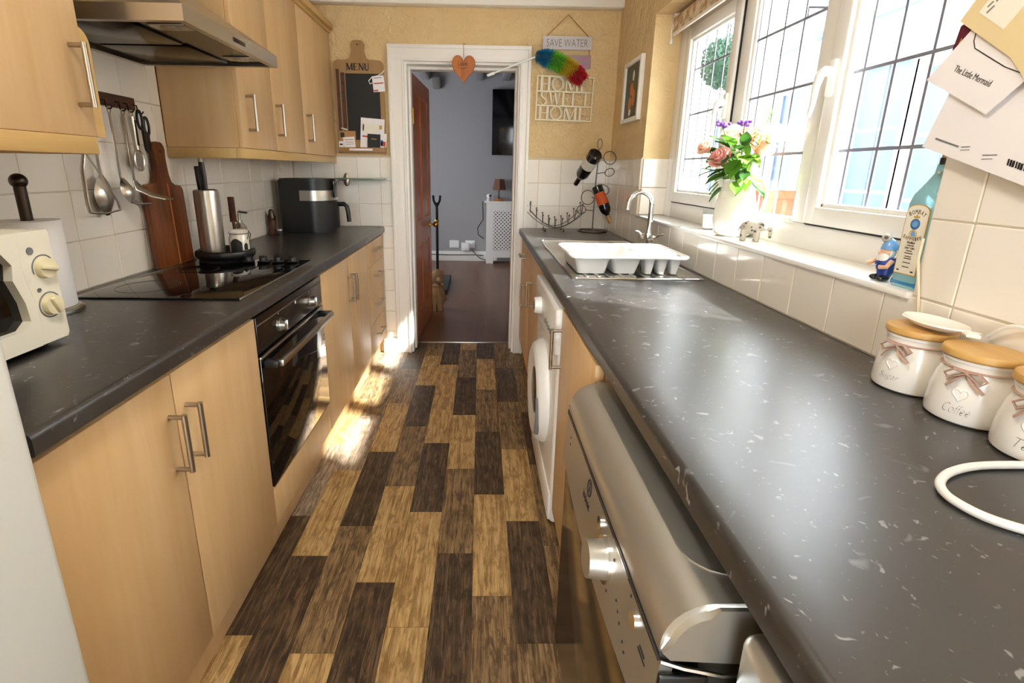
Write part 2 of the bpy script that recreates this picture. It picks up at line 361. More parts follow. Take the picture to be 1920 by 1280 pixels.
# wall tiles ---------------------------------------------------------
TP = .1535; TG = .0015
tile_cache = {}
def tiles(parent, plane, a, rects, u0, v0):
    """plane 'x-': faces -x at x=a, u=y; 'x+': faces +x, u=y; 'y-': faces -y, u=x"""
    done = set()
    for (ua, ub, va, vb) in rects:
        for i in range(math.floor((ua-u0)/TP)-1, math.ceil((ub-u0)/TP)+1):
            for j in range(math.floor((va-v0)/TP)-1, math.ceil((vb-v0)/TP)+1):
                p0, p1 = max(ua, u0+i*TP+TG), min(ub, u0+(i+1)*TP-TG); q0, q1 = max(va, v0+j*TP+TG), min(vb, v0+(j+1)*TP-TG)
                if p1-p0 < .012 or q1-q0 < .012: continue
                key = (plane, round(p1-p0, 4), round(q1-q0, 4)); hu, hv = (p1-p0)/2, (q1-q0)/2
                if key not in tile_cache:
                    mb = MB()
                    if plane == 'x-': mb.box(0, .0085, -hu, hu, -hv, hv, .0015, 1)
                    elif plane == 'x+': mb.box(-.0085, 0, -hu, hu, -hv, hv, .0015, 1)
                    else: mb.box(-hu, hu, 0, .0105, -hv, hv, .0015, 1)
                    tile_cache[key] = mesh('tile', mb, 'tile_glaze')
                uc, vc = (p0+p1)/2, (q0+q1)/2
                inst(tile_cache[key], 'tile', parent, (a, uc, vc) if plane[0] == 'x' else (uc, a, vc))
def grout(name, parent, x0, x1, y0, y1, z0, z1): obj(name, MB().box(x0, x1, y0, y1, z0, z1), 'grout', parent)
tiles(wl, 'x+', -1.262, [(.64, 2.075, WZ, 1.85), (2.075, 3.43, WZ, 1.39)], 1.557, WZ+.0005)
grout('grout_bed', wl, -1.27, -1.2645, .64, 2.075, WZ-.04, 1.85); grout('grout_bed', wl, -1.27, -1.2645, 2.075, 3.44, WZ-.04, 1.40)
tiles(wr, 'x-', .875, [(-.6, 3.43, WZ, 1.0815), (2.752, 3.43, 1.0835, 1.395), (-.6, .943, 1.0835, 1.84)], .857, WZ+.0005)
grout('grout_bed', wr, .8775, .883, -.6, 3.44, WZ-.04, 1.074); grout('grout_bed', wr, .8775, .883, 2.75, 3.44, 1.074, 1.396); grout('grout_bed', wr, .8775, .883, -.6, .945, 1.074, 1.841)
tiles(wr, 'y-', 2.7395, [(.885, 1.03, 1.0925, 1.395)], .885, WZ+.0005)
tiles(we, 'y-', 3.43, [(-1.26, -.605, WZ, 1.40), (-.68, -.605, .12, WZ), (.322, .873, WZ, 1.40)], -.985, WZ+.0005)
grout('grout_bed', we, -1.262, -.60, 3.4325, 3.44, WZ-.04, 1.401); grout('grout_bed', we, -.70, -.60, 3.4325, 3.44, .0, WZ-.04); grout('grout_bed', we, .32, .877, 3.4325, 3.44, WZ-.04, 1.401)
struct(obj('baseboard_far', MB().box(-.70, -.60, 3.405, 3.4315, 0, .085, .006).box(-.70, -.60, 3.412, 3.4315, .085, .112, .004), 'paint_white'))
# door casing and lining
m = MB()
m.box(-.602, -.497, 3.418, 3.44, 0, 2.083, .004).box(-.600, -.575, 3.408, 3.42, 0, 2.083, .004).box(-.512, -.497, 3.411, 3.42, 0, 2.0, .003)
m.box(.254, .322, 3.418, 3.44, 0, 2.083, .004).box(.302, .322, 3.408, 3.42, 0, 2.083, .004).box(.254, .266, 3.411, 3.42, 0, 2.0, .003)
m.box(-.602, .322, 3.417, 3.44, 1.985, 2.083, .004).box(-.602, .322, 3.407, 3.42, 2.06, 2.083, .004).box(-.512, .266, 3.41, 3.42, 1.985, 2.0, .003)
struct(obj('trim_door_casing', m, 'paint_white'))
m = MB(); m.box(OX0, -.483, 3.44, 3.655, 0, OZ).box(.242, OX1, 3.44, 3.655, 0, OZ).box(-.483, .242, 3.44, 3.655, 1.972, OZ)
m.box(-.483, -.470, 3.52, 3.60, 0, 1.972, .002).box(.229, .242, 3.52, 3.60, 0, 1.972, .002).box(-.470, .229, 3.52, 3.60, 1.955, 1.972, .002)
struct(obj('trim_door_lining', m, 'paint_white'))
# open pine door into living room
LW, LH, LT = .76, 1.955, .04
dr = thing('door_1', 'orange-brown pine panelled door standing open into the living room', 'door', (-.478, 3.66, .008), rot=(0, 0, R(-3.2)))
del dr['category']; struct(dr)
m = MB()                                                             # local: y along leaf, x thickness (-LT..0), z up
for (y0, y1, z0, z1) in ((0, .11, 0, LH), (LW-.11, LW, 0, LH), (.33, .43, 0, LH)): m.box(-LT, 0, y0, y1, z0, z1, .002, 1)
for (z0, z1) in ((0, .22), (.74, .93), (LH-.12, LH)): m.box(-LT+.0005, -.0005, .1, LW-.1, z0, z1, .002, 1)
leaf = obj('leaf', m, 'pine_door', dr, local=True)
for (y0, y1) in ((.11, .33), (.43, LW-.11)):
    for (z0, z1) in ((.22, .74), (.93, LH-.12)):
        obj('panel', MB().box(-LT+.012, -.012, y0, y1, z0, z1).box(-LT+.006, -.006, y0+.03, y1-.03, z0+.03, z1-.03, .006, 1), 'pine_door', dr, local=True)
for z in (.22, 1.62): obj('hinge', MB().box(-.002, .004, -.004, .03, z, z+.1, .001, 1).cyl((.004, -.004, z), (.004, -.004, z+.1), .005, n=10), 'brass', dr, local=True)
k = obj('knob', MB().sph((.05, LW-.055, .84), .026, (1, 1, 1)).cyl((0, LW-.055, .84), (.05, LW-.055, .84), .009), 'brass', dr, local=True)
obj('rose', MB().cyl((0, LW-.055, .84), (.006, LW-.055, .84), .03), 'brass', dr, local=True)
# ------------------------------------------------------------------ window
XW = 1.04
win = thing('window_1', 'white plastic three-light leaded window above the sink worktop', 'window', (XW, 1.85, 1.09)); del win['category']; struct(win)
YA, YB, ZA, ZB = .945, 2.75, 1.09, 2.09
obj('frame', MB().box(XW-.02, XW+.05, 2.64, YB, ZA, ZB, .003).box(XW-.02, XW+.05, YA, .985, ZA, ZB, .003).box(XW-.0195, XW+.05, .984, 2.641, ZA, 1.168, .003).box(XW-.0195, XW+.05, .984, 2.641, 1.995, ZB, .003), 'upvc', win)
for (y0, y1) in ((2.025, 2.10), (1.53, 1.605)): obj('mullion', MB().box(XW-.018, XW+.05, y0, y1, 1.168, 1.995, .004), 'upvc', win)
def casement(y0, y1, hy):
    z0, z1 = 1.172, 1.990; f = .052
    m = MB().box(XW-.034, XW+.03, y0, y0+f, z0, z1, .006).box(XW-.034, XW+.03, y1-f, y1, z0, z1, .006).box(XW-.0332, XW+.03, y0+f-.006, y1-f+.006, z0, z0+f, .004).box(XW-.0332, XW+.03, y0+f-.006, y1-f+.006, z1-f, z1, .004)
    g = f+.012
    m.box(XW-.02, XW+.01, y0+f-.004, y0+g, z0+f, z1-f, .003).box(XW-.02, XW+.01, y1-g, y1-f+.004, z0+f, z1-f, .003).box(XW-.02, XW+.01, y0+f, y1-f, z0+f-.004, z0+g, .003).box(XW-.02, XW+.01, y0+f, y1-f, z1-g, z1-f+.004, .003)
    c = obj('casement', m, 'upvc', win)
    obj('seal', MB().box(XW-.0225, XW-.017, y0-.0065, y0, z0-.003, z1+.003).box(XW-.0225, XW-.017, y1, y1+.0065, z0-.003, z1+.003).box(XW-.0225, XW-.017, y0, y1, z0-.0055, z0), 'black_matt', c)
    m = MB().box(XW-.046, XW-.03, hy-.013, hy+.013, 1.535, 1.635, .006)
    m.tube([(XW-.04, hy, 1.60), (XW-.06, hy, 1.603), (XW-.07, hy+.006, 1.592), (XW-.073, hy+.011, 1.56), (XW-.072, hy+.015, 1.515), (XW-.076, hy+.018, 1.48)], .012, 10, rr=[.014, .014, .013, .010, .008, .006])
    obj('handle', m, 'plastic_white', c)
    return y0+g, y1-g, z0+g, z1-g
def pane(y0, y1, z0, z1, vs):
    p = obj('pane', MB().box(XW+.0, XW+.006, y0-.005, y1+.005, z0-.005, z1+.005), 'glass_pane', win)
    for y in vs: obj('lead_strip', MB().box(XW-.0025, XW-.0002, y-.0042, y+.0042, z0, z1), 'lead', p)
    for z in (1.385, 1.594, 1.80): obj('lead_strip', MB().box(XW-.003, XW-.0003, y0, y1, z-.0045, z+.0045), 'lead', p)
a = casement(2.105, 2.632, 2.13); pane(*a, [a[0]+(a[1]-a[0])*k/4 for k in (0.02, 1, 2, 3, 3.98)])
pane(1.617, 2.012, 1.18, 1.983, [1.625+.108*k for k in range(4)]+[2.005]); obj('bead', MB().box(XW-.01, XW+.02, 1.603, 1.617, 1.168, 1.995, .003).box(XW-.01, XW+.02, 2.012, 2.027, 1.168, 1.995, .003).box(XW-.01, XW+.02, 1.61, 2.02, 1.166, 1.18, .003).box(XW-.01, XW+.02, 1.61, 2.02, 1.983, 1.997, .003), 'upvc', win)
b2 = casement(.992, 1.525, 1.498); pane(*b2, [1.425, 1.322, 1.215, 1.11])
struct(obj('trim_window_sill', MB().box(.866, 1.06, .947, 2.748, 1.0755, 1.0905, .004), 'ceramic_white'))
# roller blind
rb = thing('roller_blind', 'beige floral roller blind rolled up at the top of the window', 'blind', (.985, 1.85, 1.99))
obj('fabric_roll', MB().cyl((.985, .97, 2.045), (.985, 2.70, 2.045), .03, n=24), 'blind_fabric', rb)
obj('fabric', MB().box(.955, .9575, .98, 2.68, 1.985, 2.045), 'blind_fabric', rb)
obj('hem_bar', MB().box(.951, .962, .98, 2.68, 1.975, 1.99, .003), 'paint_white', rb)
obj('bracket', MB().box(.96, 1.01, 2.702, 2.712, 2.01, 2.085, .003), 'plastic_white', rb)
obj('cord', MB().tube([(.962, 2.715, 2.06), (.958, 2.718, 2.0), (.96, 2.716, 1.97)], .0025, 6).cyl((.96, 2.716, 1.945), (.96, 2.716, 1.97), .008, .005, 10), 'plastic_white', rb)
# ------------------------------------------------------------------ outside the window
struct(obj('ground_patio', MB().box(1.15, 7, -4, 14, -.25, -.2), 'patio'))
hs = thing('neighbour_house', 'white rendered house wall with glazed doors across the patio outside', 'house', (3.5, 5.5, -.2))
obj('wall', MB().box(3.5, 3.8, -3, 2.6, -.2, 3.3).box(3.499, 3.8, 2.6, 14, -.2, 5.2), 'render_white', hs)  # taller part raised beyond view to block the sun
obj('eaves', MB().box(3.35, 3.8, -3, 2.6, 3.3, 3.38, .01).box(3.35, 3.8, 2.6, 14, 5.2, 5.28, .01), 'render_white', hs); obj('string_course', MB().box(3.45, 3.499, 2.6, 14, 2.66, 2.72), 'curtain_pale', hs)
def glazed(y0, y1, z0, z1, nx, nz, mat='window_blue'):
    f = obj('window', MB().box(3.44, 3.5, y0-.06, y0, z0, z1+.06).box(3.44, 3.5, y1, y1+.06, z0, z1+.06).box(3.44, 3.5, y0, y1, z1, z1+.06).box(3.42, 3.5, y0-.06, y1+.06, z0-.05, z0), 'upvc', hs)
    for i in range(nx):
        for j in range(nz):
            a, b = y0+(y1-y0)*i/nx, y0+(y1-y0)*(i+1)/nx; c, d = z0+(z1-z0)*j/nz, z0+(z1-z0)*(j+1)/nz
            obj('pane', MB().box(3.482, 3.495, a+.015, b-.015, c+.015, d-.015), mat, f)
glazed(4.2, 4.75, .1, 2.25, 2, 4, 'curtain_pale'); glazed(3.2, 4.1, .1, 2.15, 3, 4, 'curtain_pale'); glazed(5.0, 5.45, .3, 2.3, 2, 4); glazed(5.6, 6.0, .5, 2.2, 2, 3); glazed(6.9, 7.6, 1.0, 2.1, 2, 2); glazed(2.0, 2.9, .1, 2.1, 3, 4)
tp = thing('topiary_ball', 'round green topiary ball hanging outside the far window pane', 'plant', (2.2, 4.76, 2.06))
m = MB(); rnd = random.Random(3)
for k in range(1500):
    v = Vector((rnd.gauss(0, 1), rnd.gauss(0, 1), rnd.gauss(0, 1))).normalized(); p = Vector((2.2, 4.76, 2.28))+v*rnd.uniform(.17, .215)
    t = v.cross(Vector((rnd.random(), rnd.random(), rnd.random()))).normalized()*.018; u = (v+t.cross(v)*rnd.uniform(20, 50)).normalized()*.02
    vs = [m.bm.verts.new(p+q) for q in (t*0, t*.6+u*.6, u*1.5, -t*.6+u*.6)]; m.bm.faces.new(vs)
o = obj('leaves', m, 'topiary_green', tp, smooth=0); o['kind'] = 'stuff'
obj('core', MB().sph((2.2, 4.76, 2.28), .175), 'topiary_green', tp)
obj('chain', MB().tube([(2.2, 4.76, 2.46), (2.2, 4.76, 2.85)], .005, 6).tube([(2.2, 4.76, 2.85), (3.5, 4.76, 2.85)], .01, 6), 'iron', tp)
pp = thing('plant_pot', 'terracotta plant pot with blue-grey base on the wall outside', 'pot', (2.2, 3.66, .95))
obj('pot', MB().lathe([(0, 0), (.10, 0), (.14, .2), (.15, .2), (.15, .25), (.13, .25), (.12, .2), (0, .2)], (2.2, 3.66, .95)), 'terracotta', pp)
obj('soil', MB().lathe([(0, .205), (.119, .205)], (2.2, 3.66, .95)), 'slate', pp)
pw = thing('patio_wall', 'low white patio wall outside below the window panes', 'wall', (2.2, 4.0, -.2))
obj('wall', MB().box(2.0, 2.4, 1.5, 9, -.2, .9, .01), 'render_white', pw); obj('coping', MB().box(1.96, 2.44, 1.48, 9.02, .9, .95, .01), 'render_white', pw)
ln = thing('wall_lantern', 'small pale bell-shaped lantern hung outside the middle pane', 'lantern', (3.3, 5.48, 2.62))
obj('shade', MB().lathe([(.0, .2), (.03, .19), (.06, .12), (.08, .02), (.12, 0), (.12, -.015), (0, -.015)], (3.3, 5.48, 2.64)), 'rubber_grey', ln); obj('bracket', MB().tube([(3.3, 5.48, 2.84), (3.3, 5.48, 2.95), (3.5, 5.48, 2.95)], .012, 6), 'iron', ln)
# ================================================================== LEFT RUN
XD = -.683                                                           # door fronts, left
def bar_handle(name, parent, p, d, n, L, mat='nickel', rad=.0062, out=.034):
    """d: unit vector along the bar, n: outward normal"""
    p, d, n = Vector(p), Vector(d), Vector(n); a, b = p-d*L/2, p+d*L/2
    m = MB().cyl(a, a+n*out, rad*.9, n=12).cyl(b, b+n*out, rad*.9, n=12).cyl(a+n*out-d*rad, b+n*out+d*rad, rad, n=12)
    return obj(name, m, mat, parent)
def leaf_door(parent, x0, x1, y0, y1, z0, z1, hpos, hd, hn, name='door', L=.13):
    o = obj(name, MB().box(x0, x1, y0+.0022, y1-.0022, z0, z1, .0012), 'beech', parent)
    if hpos: bar_handle('handle', o, hpos, hd, hn, L)
    return o
Zv, Yv, Xp, Xm = (0, 0, 1), (0, 1, 0), (1, 0, 0), (-1, 0, 0)
c1 = thing('base_cabinet', 'beech base cabinet with two doors between the fridge and the oven', 'cabinet', (-.95, 1.045, 0))
obj('body', MB().box(-1.24, -.704, .662, 1.428, .13, .888), 'beech', c1)
leaf_door(c1, -.703, XD, .662, 1.012, .137, .872, (XD, .985, .715), Zv, Xp)
leaf_door(c1, -.703, XD, 1.012, 1.428, .137, .872, (XD, 1.047, .715), Zv, Xp)
c2 = thing('base_cabinet', 'beech base cabinet with two doors between the oven and the drawers', 'cabinet', (-.95, 2.5, 0))
obj('body', MB().box(-1.24, -.704, 2.066, 2.946, .13, .888), 'beech', c2)
leaf_door(c2, -.703, XD, 2.066, 2.513, .137, .872, (XD, 2.485, .71), Zv, Xp)
leaf_door(c2, -.703, XD, 2.513, 2.946, .137, .872, (XD, 2.545, .71), Zv, Xp)
c3 = thing('drawer_unit', 'beech unit of four drawers at the far end by the doorway', 'cabinet', (-.95, 3.19, 0))
obj('body', MB().box(-1.24, -.704, 2.95, 3.425, .13, .888), 'beech', c3)
for z0, z1 in ((.137, .343), (.346, .545), (.548, .72), (.723, .872)):
    leaf_door(c3, -.703, XD, 2.95, 3.425, z0, z1, (XD, 3.19, (z0+z1)/2+.01), Yv, Xp, 'drawer', .14)
oh = thing('oven_housing', 'beech housing panel directly below the built-in oven', 'cabinet', (-.95, 1.747, 0))
obj('body', MB().box(-1.24, -.704, 1.432, 2.062, .13, .27), 'beech', oh); obj('panel', MB().box(-.703, XD, 1.432, 2.062, .137, .268, .002), 'beech', oh)
tag(obj('plinth', MB().box(-.745, -.729, .66, 3.425, 0, .131, .001), 'beech'), 'beech kickboard running along the floor under the left cabinets', 'plinth')
# oven
ov = thing('built_in_oven', 'black and steel built-in electric oven in the left cabinets', 'oven', (-.95, 1.747, .28))
obj('body', MB().box(-1.2, -.704, 1.445, 2.05, .28, .885), 'black_matt', ov)
obj('control_panel', MB().box(-.704, -.682, 1.436, 2.058, .752, .872, .003), 'oven_panel', ov)
od = obj('oven_door', MB().box(-.704, -.680, 1.436, 2.058, .277, .738, .003), 'black_gloss', ov)
obj('trim', MB().box(-.690, -.6785, 1.436, 2.058, .732, .742, .002).box(-.690, -.681, 1.44, 2.054, .842, .846), 'steel', od)
obj('handle', MB().box(-.640, -.624, 1.47, 2.03, .700, .722, .003), 'steel', od)
obj('handle_mount', MB().box(-.682, -.636, 1.455, 1.485, .700, .722, .002), 'black_plastic', od); obj('handle_mount', MB().box(-.682, -.636, 2.015, 2.045, .700, .722, .002), 'black_plastic', od)
for y in (1.60, 1.905):
    k = obj('knob', MB().cyl((-.682, y, .80), (-.674, y, .80), .024, n=24).cyl((-.674, y, .80), (-.655, y, .80), .021, .019, 24), 'steel', ov); obj('knob_face', MB().box(-.6552, -.650, y-.005, y+.005, .783, .817, .002), 'chrome', k)
obj('marking', MB().box(-.6822, -.6812, 1.755, 1.765, .83, .84).box(-.6822, -.6812, 1.60, 1.604, .835, .839).box(-.6822, -.6812, 1.905, 1.909, .835, .839), 'plastic_white', ov)
# worktop with rolled edge
def worktop_profile(xe, xw, s):
    r = .012; pts = [(xw, WZ-.04), (xe+s*.003, WZ-.04), (xe, WZ-.037)]
    pts += [(xe+s*r-s*r*math.cos(a), WZ-r+r*math.sin(a)) for a in [R(k*18) for k in range(0, 6)]] + [(xw, WZ)]
    return pts
m = MB(); pr = worktop_profile(-.663, -1.2615, -1); m.prism(pr, 'xz', .657, 3.4285)
tag(obj('worktop', m, 'worktop'), 'black speckled worktop on the left carrying the hob and microwave', 'worktop')
# hob
hb = thing('ceramic_hob', 'black glass ceramic hob set in the left worktop', 'hob', (-.95, 1.747, WZ))
obj('glass', MB().box(-1.205, -.717, 1.425, 2.075, WZ+.0003, WZ+.006, .002), 'black_gloss', hb)
obj('trim', MB().box(-.7172, -.714, 1.423, 2.077, WZ+.0003, WZ+.0065, .001), 'steel', hb); obj('trim', MB().box(-1.208, -1.2048, 1.423, 2.077, WZ+.0003, WZ+.0065, .001), 'steel', hb)
for x in (-.962, -.901, -.840, -.779):
    k = obj('knob', MB().box(x-.02, x+.02, 2.005, 2.045, WZ+.006, WZ+.011, .003).cyl((x, 2.025, WZ+.011), (x, 2.025, WZ+.026), .017, .015, 20).box(x-.017, x+.017, 2.021, 2.029, WZ+.02, WZ+.032, .003), 'black_plastic', hb)
for x, y, r in ((-1.08, 1.57, .09), (-.83, 1.57, .072), (-1.08, 1.86, .072), (-.84, 1.84, .09)):
    obj('heating_ring', MB().tube([(x+r*math.cos(a*math.tau/40), y+r*math.sin(a*math.tau/40), WZ+.0059) for a in range(40)], .0008, 4, closed=True), 'dark_steel', hb)
# fridge
fr = thing('fridge', 'tall white fridge in the near left foreground', 'fridge', (-.97, .35, 0))
obj('body', MB().box(-1.25, -.70, .06, .645, .02, 1.46, .01), 'fridge_white', fr)
obj('door', MB().box(-.698, -.653, .058, .648, .06, 1.46, .014, 4), 'fridge_white', fr); obj('foot', MB().cyl((-.75, .6, 0), (-.75, .6, .025), .02), 'black_plastic', fr); obj('foot', MB().cyl((-.75, .1, 0), (-.75, .1, .025), .02), 'black_plastic', fr)
# wall cabinets
def rail(parent, pieces): obj('light_rail', pieces, 'beech_rail', parent)
XU = -.957
u1 = thing('wall_cabinet', 'beech wall cabinet nearest the camera, left of the cooker hood', 'cabinet', (-1.11, 1.0, 1.35))
obj('body', MB().box(-1.26, -.977, .70, 1.30, 1.392, 2.13), 'beech', u1)
leaf_door(u1, -.976, XU, .70, 1.303, 1.385, 2.13, (XU, 1.262, 1.520), Zv, Xp)
obj('light_rail', MB().box(-.985, -.955, .70, 1.295, 1.342, 1.384, .002).box(-1.26, -.985, 1.28, 1.295, 1.342, 1.384), 'beech_rail', u1)
pl = [(1.304, 1.385), (1.347, 1.385), (1.347, 1.60)]+[(1.307+.04*math.cos(R(a)), 1.60+.04*math.sin(R(a))) for a in (15, 30, 45, 60, 75, 90)]+[(1.304, 1.642)]
obj('end_panel', MB().prism([(a+.002, b) for a, b in pl], 'yz', -.990, -.972), 'beech_rail', u1)
u2 = thing('wall_cabinet', 'beech wall cabinet with three doors, right of the cooker hood', 'cabinet', (-1.11, 2.74, 1.35))
obj('body', MB().box(-1.26, -.977, 2.078, 3.40, 1.392, 2.13), 'beech', u2)
for y0, y1, hy in ((2.085, 2.418, 2.15), (2.418, 2.818, 2.45), (2.818, 3.385, 2.87)):
    leaf_door(u2, -.976, XU, y0, y1, 1.392, 2.13, (XU, hy, 1.53), Zv, Xp)
obj('light_rail', MB().box(-.985, -.957, 2.072, 3.40, 1.35, 1.390, .002).box(-1.26, -.985, 2.072, 2.092, 1.35, 1.390, .002), 'beech_rail', u2)
obj('cornice', MB().box(-1.26, -.945, 2.06, 3.405, 2.131, 2.15, .003).box(-1.26, -.93, 2.05, 3.405, 2.15, 2.185, .006), 'beech_rail', u2)
# cooker hood
hd = thing('cooker_hood', 'brushed steel cooker hood above the hob between the wall cabinets', 'cooker hood', (-1.0, 1.70, 1.675))
HX, HY0, HY1, HZ = -.76, 1.40, 2.0, 1.675
m = MB(); bm = m.bm
lo = [(HX, HY0), (HX, HY1), (-1.26, HY1), (-1.26, HY0)]; hi = [(-1.02, 1.58), (-1.02, 1.82), (-1.26, 1.82), (-1.26, 1.58)]
A = [bm.verts.new((x, y, HZ)) for x, y in lo]; B = [bm.verts.new((x, y, HZ+.04)) for x, y in lo]; Cc = [bm.verts.new((x, y, HZ+.22)) for x, y in hi]
for k in range(4):
    n = (k+1) % 4; bm.faces.new((A[k], A[n], B[n], B[k])); bm.faces.new((B[k], B[n], Cc[n], Cc[k]))
I = [bm.verts.new((x, y, HZ)) for x, y in ((HX-.02, HY0+.02), (HX-.02, HY1-.02), (-1.24, HY1-.02), (-1.24, HY0+.02))]
for k in range(4): n = (k+1) % 4; bm.faces.new((A[k], I[k], I[n], A[n]))
obj('canopy', m, 'steel', hd)
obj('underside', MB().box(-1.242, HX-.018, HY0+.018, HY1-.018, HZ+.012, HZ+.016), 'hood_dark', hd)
for y0, y1 in ((1.43, 1.69), (1.71, 1.97)): obj('grease_filter', MB().box(-1.2, -.93, y0, y1, HZ+.006, HZ+.012, .002), 'hood_dark', hd)
for y in (1.50, 1.90): obj('lamp_plate', MB().box(-.90, -.80, y-.03, y+.03, HZ+.007, HZ+.012, .002).box(-.87, -.83, y-.018, y+.018, HZ+.004, HZ+.008, .001), 'steel', hd)
obj('chimney', MB().box(-1.26, -1.02, 1.58, 1.82, HZ+.219, 2.418, .002), 'steel', hd)
obj('switch_strip', MB().box(HX-.0005, HX+.002, 1.66, 1.74, HZ+.014, HZ+.026, .001), 'dark_steel', hd)
# microwave
mw = thing('microwave', 'cream microwave oven with two dials on the left worktop', 'microwave', (-1.09, .86, WZ))
MX = -.934
obj('body', MB().box(-1.235, MX-.03, .655, 1.07, .942, 1.182, .008), 'microwave_cream', mw)
seam = [(1.0+.008*math.sin((z-.94)/.24*6.3)+(1.18-z)*-.0, z) for z in [.942+.24*k/12 for k in range(13)]]
obj('control_panel', MB().prism([(y+.0012, z) for y, z in seam]+[(1.071, 1.17), (1.068, 1.182)][::1][1:]+[(1.072, 1.176), (1.073, .952), (1.068, .942)], 'yz', MX-.03, MX), 'microwave_cream', mw)
edge = [(y-.0012, z) for y, z in seam]
m = MB(); wz0, wz1 = .985, 1.145
m.prism(edge+[(.655, 1.182), (.655, wz1), (.955, wz1), (.972, 1.12), (.966, 1.09), (.982, 1.04), (.985, 1.0), (.965, wz0), (.655, wz0), (.655, .942)], 'yz', MX-.03, MX+.002)
dm = obj('door', m, 'microwave_cream', mw, smooth=20); obj('window', MB().box(MX-.022, MX-.016, .665, .985, wz0-.005, wz1+.005), 'black_gloss', dm)
obj('door_frame', MB().box(MX-.03, MX+.001, .655, .67, wz0, wz1), 'microwave_cream', dm)
for (y, z) in ((1.043, 1.103), (1.040, 1.022)):
    k = obj('dial', MB().cyl((MX, y, z), (MX+.012, y, z), .0225, .021, 32), 'knob_cream', mw)
    g = MB().box(MX+.010, MX+.019, -.005, .005, -.019, .019, .003); a = R(75 if z > 1.05 else 25)
    g.bm.transform(Matrix.Translation((0, y, z)) @ Matrix.Rotation(a, 4, 'X')); obj('grip', g, 'knob_cream', k)
    obj('scale_ring', MB().tube([(MX+.0004, y+.027*math.cos(R(t)), z+.027*math.sin(R(t))) for t in (range(-20, 201, 10) if z > 1.05 else range(0, 360, 10))], .0016, 5, closed=z < 1.05), 'grey_print', k)
obj('badge', MB().cyl((MX, 1.019, 1.142), (MX+.001, 1.019, 1.142), .008), 'grey_print', mw); obj('badge', MB().cyl((MX, 1.021, 1.058), (MX+.001, 1.021, 1.058), .005), 'grey_print', mw)
for y in (.69, 1.03): obj('foot', MB().cyl((-.97, y, WZ), (-.97, y, .943), .012), 'black_plastic', mw); obj('foot', MB().cyl((-1.2, y, WZ), (-1.2, y, .943), .012), 'black_plastic', mw)
# kitchen roll
kr = thing('kitchen_roll_holder', 'steel pole kitchen roll holder with white paper roll behind the microwave', 'roll holder', (-1.165, 1.285, WZ))
obj('base', MB().lathe([(0, 0), (.078, 0), (.08, .004), (.08, .01), (.074, .016), (0, .016)], (-1.165, 1.285, WZ)), 'steel', kr)
obj('pole', MB().cyl((-1.165, 1.285, WZ+.016), (-1.165, 1.285, WZ+.335), .013).sph((-1.165, 1.285, WZ+.345), .019), 'dark_steel', kr)
obj('paper_roll', MB().lathe([(.018, 0), (.066, 0), (.067, .002), (.067, .228), (.066, .23), (.018, .23), (.018, 0)], (-1.165, 1.285, WZ+.0165), 40), 'towel_roll', kr)
# chopping board leaning on tiles
cb = thing('chopping_board', 'dark walnut paddle chopping board leaning on the tiled wall', 'chopping board', (-1.232, 1.957, WZ+.0005), rot=(R(-3), R(-3), 0))
def paddle(w, hs, ht, hw, r=.022):
    p = [(-w, 0), (w, 0), (w, hs-r)]+[(w-r+r*math.cos(R(a)), hs-r+r*math.sin(R(a))) for a in (30, 60, 90)]+[(hw+.03, hs+.002), (hw+.012, hs+.012), (hw+.002, hs+.04), (hw-.002, ht-.06), (hw+.003, ht-.025), (hw-.008, ht-.005), (hw-.02, ht)]
    return p+[(-a, b) for a, b in p[::-1][:-2]]
obj('board', MB().prism(paddle(.113, .315, .475, .034), 'yz', 0, .02), 'board_walnut', cb, local=True)
obj('pale_strip', MB().box(.0001, .0208, .012, .02, .002, .32), 'board_pale', cb, local=True)
obj('hanging_hole', MB().cyl((.019, .005, .44), (.0206, .005, .44), .006), 'ink', cb, local=True)
# tray, knife block, knives, jar
tcx, tcy = -1.098, 2.115; TZ = WZ+.0065
tag(obj('round_tray', MB().lathe([(0, 0), (.106, 0), (.115, .010), (.119, .022), (.115, .034), (.108, .038), (.101, .034), (.098, .012), (0, .012)], (tcx, tcy, TZ), 40), 'black_plastic'), 'round black tray under the knife block at the back of the hob', 'tray')
kb = thing('knife_block', 'tall brushed steel cylinder knife block on the round black tray', 'knife block', (-1.140, 2.095, TZ+.012))
obj('cylinder', MB().lathe([(0, 0), (.048, 0), (.048, .262), (.046, .272), (.036, .276), (.036, .26), (0, .26)], (-1.140, 2.095, TZ+.0125), 36), 'steel', kb)
obj('slot_plate', MB().cyl((-1.140, 2.095, TZ+.268), (-1.140, 2.095, TZ+.274), .035), 'black_plastic', kb)
for i, (dx, dy, h, lb) in enumerate(((.006, -.012, .135, 'black handled knife with steel end standing tallest in the knife block'), (-.022, .004, .105, 'black handled knife standing lower at the back of the knife block'))):
    kn = thing('kitchen_knife', lb, 'knife', (-1.140+dx, 2.095+dy, TZ+.26), 'knives in the steel block'); z = TZ+.276
    obj('handle', MB().tube([(-1.140+dx, 2.095+dy, z), (-1.141+dx, 2.095+dy, z+h*.5), (-1.143+dx, 2.095+dy, z+h*.9)], .013, 10, rr=[.011, .013, .012], flat=.7), 'black_plastic', kn)
    obj('end_cap', MB().cyl((-1.143+dx, 2.095+dy, z+h*.9), (-1.1435+dx, 2.095+dy, z+h), .0125, .010, 12), 'steel' if not i else 'black_plastic', kn); obj('blade', MB().box(-1.150+dx, -1.130+dx, 2.094+dy, 2.096+dy, z-.2, z), 'steel', kn)
jr = thing('clip_jar', 'small clip-top jar with black and white print on the round tray', 'jar', (-1.050, 2.145, TZ+.012)); jx, jy, jz = -1.050, 2.145, TZ+.0125
